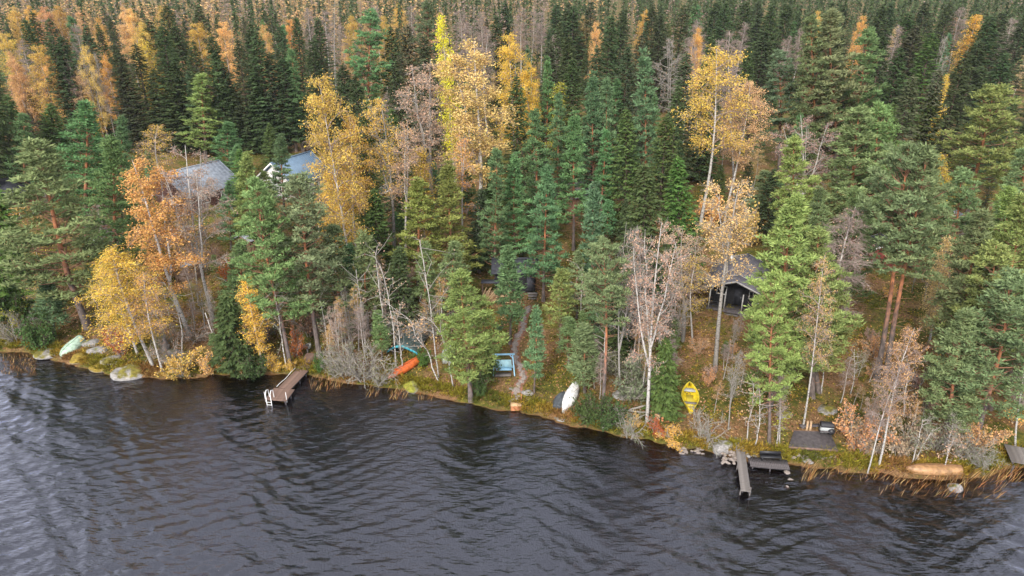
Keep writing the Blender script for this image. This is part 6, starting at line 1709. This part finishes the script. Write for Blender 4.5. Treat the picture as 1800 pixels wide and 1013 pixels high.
# ------------------------------------------------------------------ ground cover that nobody could count
KEEP_OFF = [(p[0], p[1], .75) for p in np.stack([cx, cy], 1)] + [(p.x, p.y, .9) for p in [pA.lerp(pB, t) for t in np.linspace(0, 1, 12)]] + [(q[0], q[1], 1.0) for q in [tc[0] + (tc[1] - tc[0]) * a + (tc[3] - tc[0]) * b for a in np.linspace(0, 1, 7) for b in np.linspace(0, 1, 7)]]
KEEP_OFF += [(q[0], q[1], 1.3) for q in [hit(1212, 690), hit(1212, 705), hit(1213, 720), hit(885, 656), hit(1001, 700), hit(712, 648), hit(127, 612), hit(1220, 760), hit(1215, 775)]]
_ko = np.array(KEEP_OFF)
def free(x, y):
    ok = np.ones(len(x), bool)
    for a, b, r in _ko: ok &= (x - a) ** 2 + (y - b) ** 2 > r * r
    return ok
def cover():
    rg = np.random.default_rng(9)
    cols = [np.array(c) for c in ((.38, .21, .10), (.50, .31, .17), (.28, .14, .075), (.44, .28, .07), (.13, .12, .03), (.20, .18, .035), (.09, .10, .03))]
    def place(n, d0, d1, pw=1.0):
        y = rg.uniform(40, 150, n * 4); x = rg.uniform(-.76, .76, n * 4) * (y + 6); d = shore_d(x, y); k = (d > d0) & (d < d1) & (rg.uniform(0, 1, n * 4) < np.clip(34 / (d + 12), .12, 1) ** pw) & (free(x, y) if n < 20000 else True)
        return x[k][:n], y[k][:n], d[k][:n]
    # fallen leaves
    mb = MB(); x, y, d = place(90000, 0.1, 80); z = terrain(x, y) + .04 + rg.uniform(0, .06, len(x)); n = len(x)
    sel = noise2(x, y, 3.2, 6) + rg.normal(0, .35, n); ci = np.where(sel > .15, rg.integers(0, 3, n), np.where(sel > -.35, rg.integers(2, 5, n), rg.integers(4, 7, n)))
    a = rg.uniform(0, 6.28, n); U = np.stack([np.cos(a), np.sin(a), rg.normal(0, .35, n)], 1) * rg.uniform(.06, .13, (n, 1)); V = np.stack([-np.sin(a), np.cos(a), rg.normal(0, .35, n)], 1) * rg.uniform(.04, .08, (n, 1))
    mb.leaves(np.stack([x, y, z], 1), U, V, rg.uniform(0, 1, n), 0, np.array(cols)[ci])
    tag(link('fallen_leaves', mb.mesh('fallen_leaves', M['ground_leaf'], False, 'col')), 'fallen birch and aspen leaves scattered over the forest floor', 'leaves', kind='stuff')
    # dwarf shrubs: blueberry and heather domes
    mb = MB(); x, y, d = place(9000, .4, 70); n = len(x)
    keep = noise2(x, y, 4.2, 11) + rg.normal(0, .3, n) > -.2; x, y = x[keep], y[keep]; n = len(x); q = 20
    R = rg.uniform(.25, .6, n); sel = noise2(x, y, 5, 13) + rg.normal(0, .3, n)
    pal = np.array([(.07, .085, .02), (.13, .13, .025), (.22, .185, .03), (.29, .20, .04), (.26, .14, .05)]); ci = np.clip(((sel + 1) * 2.5).astype(int), 0, 4)
    dv = rg.normal(size=(n, q, 3)); dv /= np.linalg.norm(dv, axis=2, keepdims=True); dv[..., 2] = np.abs(dv[..., 2]) * .75
    C = np.stack([x, y, terrain(x, y)], 1)[:, None] + dv * (R[:, None, None] * rg.uniform(.5, 1, (n, q, 1)))
    C = C.reshape(-1, 3); m = len(C); U = unit(rg.normal(size=(m, 3)) + dv.reshape(-1, 3) * .8) * rg.uniform(.06, .14, (m, 1)); V = unit(np.cross(U, rg.normal(size=(m, 3)))) * rg.uniform(.03, .07, (m, 1))
    mb.leaves(C, U, V, rg.uniform(0, 1, m), 0, np.repeat(pal[ci], q, 0) * rg.uniform(.75, 1.25, (m, 1)))
    tag(link('dwarf_shrubs', mb.mesh('dwarf_shrubs', M['ground_leaf'], False, 'col')), 'low blueberry and heather shrubs covering the ground under the trees', 'ground cover', kind='stuff')
    # tussocks along the waterline
    mb = MB(); xs_ = rg.uniform(-66, 50, 2600); ys_ = np.interp(xs_, _sx, _sy) + rg.uniform(.1, 1.5, 2600); d = shore_d(xs_, ys_); k = (d > .02); x, y = xs_[k], ys_[k]; n = len(x); q = 18
    nn = noise2(x, y, 2.2, 21); pal = np.array([(.13, .14, .03), (.24, .21, .03), (.32, .22, .04), (.30, .17, .06)]); ci = np.clip(((nn + 1) * 2).astype(int), 0, 3)
    a = rg.uniform(0, 6.28, (n, q)); sp_ = rg.uniform(.2, 1, (n, q)); h = rg.uniform(.25, .55, (n, 1)) * rg.uniform(.6, 1.1, (n, q))
    C0 = np.stack([np.repeat(x[:, None], q, 1) + .12 * np.cos(a), np.repeat(y[:, None], q, 1) + .12 * np.sin(a), np.repeat(terrain(x, y)[:, None], q, 1)], -1)
    dd = np.stack([np.cos(a) * sp_, np.sin(a) * sp_ - .25, np.ones_like(a)], -1) * h[..., None]
    C = (C0 + dd * .5).reshape(-1, 3); U = (dd * .5).reshape(-1, 3); V = unit(np.cross(U, rg.normal(size=U.shape))) * .035
    mb.leaves(C, U, V, rg.uniform(0, 1, len(C)), 0, np.repeat(pal[ci], q, 0) * rg.uniform(.8, 1.2, (len(C), 1)))
    tag(link('shore_grass', mb.mesh('shore_grass', M['ground_leaf'], False, 'col')), 'golden and olive grass tussocks along the waterline', 'grass', kind='stuff')
    # reeds
    mb = MB(); pts = []
    for (x0, x1, y0, y1, k, hh) in ((1440, 1560, 828, 848, 90, .8), (1540, 1680, 838, 874, 100, .9), (1640, 1765, 840, 878, 120, 1.0), (1408, 1432, 818, 848, 70, 1.0), (545, 600, 664, 690, 110, 1.0), (680, 715, 688, 705, 70, .9),
                                    (730, 760, 694, 706, 30, .8), (0, 64, 624, 660, 220, .5), (1700, 1790, 826, 850, 160, 1.2), (640, 662, 682, 700, 24, .9)):
        for _ in range(k):
            p = flat(rnd.uniform(x0, x1), rnd.uniform(y0, y1), 0)
            if shore_d(p[0], p[1]) < .15: pts.append((p[0], p[1], hh * rnd.uniform(.55, 1.1)))
    P = np.array(pts); n = len(P); ln = rg.normal(.35, .22, n); D = np.stack([ln, rg.normal(0, .2, n), np.ones(n)], 1) * P[:, 2:3]
    C = np.stack([P[:, 0], P[:, 1], np.full(n, -.05)], 1) + D * .5; V = unit(np.cross(D, rg.normal(size=D.shape))) * rg.uniform(.012, .024, (n, 1))
    pal = np.array([(.34, .17, .06), (.30, .14, .055), (.42, .28, .12), (.26, .16, .08)])
    mb.leaves(C, D * .5, V, rg.uniform(0, 1, n), 0, pal[rg.integers(0, 4, n)])
    tag(link('reeds', mb.mesh('reeds', M['ground_leaf'], False, 'col')), 'orange brown reeds standing in the shallow water', 'reeds', kind='stuff')
cover()

# ------------------------------------------------------------------ the air: a little haze turns the far forest pale and blue
hz, hn, hl = mat('haze_air')
ho = hn.new('ShaderNodeOutputMaterial'); hv = hn.new('ShaderNodeVolumePrincipled')
hv.inputs['Color'].default_value = (0.80, 0.88, 0.95, 1); hv.inputs['Density'].default_value = 0.0001; hv.inputs['Anisotropy'].default_value = 0.2
hl.new(hv.outputs[0], ho.inputs['Volume'])
haze = link('haze', MB().box((0, 1170, 20.5), (3100, 2900, 49)).mesh('haze', hz, False, False))
haze['kind'] = 'stuff'; haze['label'] = 'thin autumn haze over lake and forest'
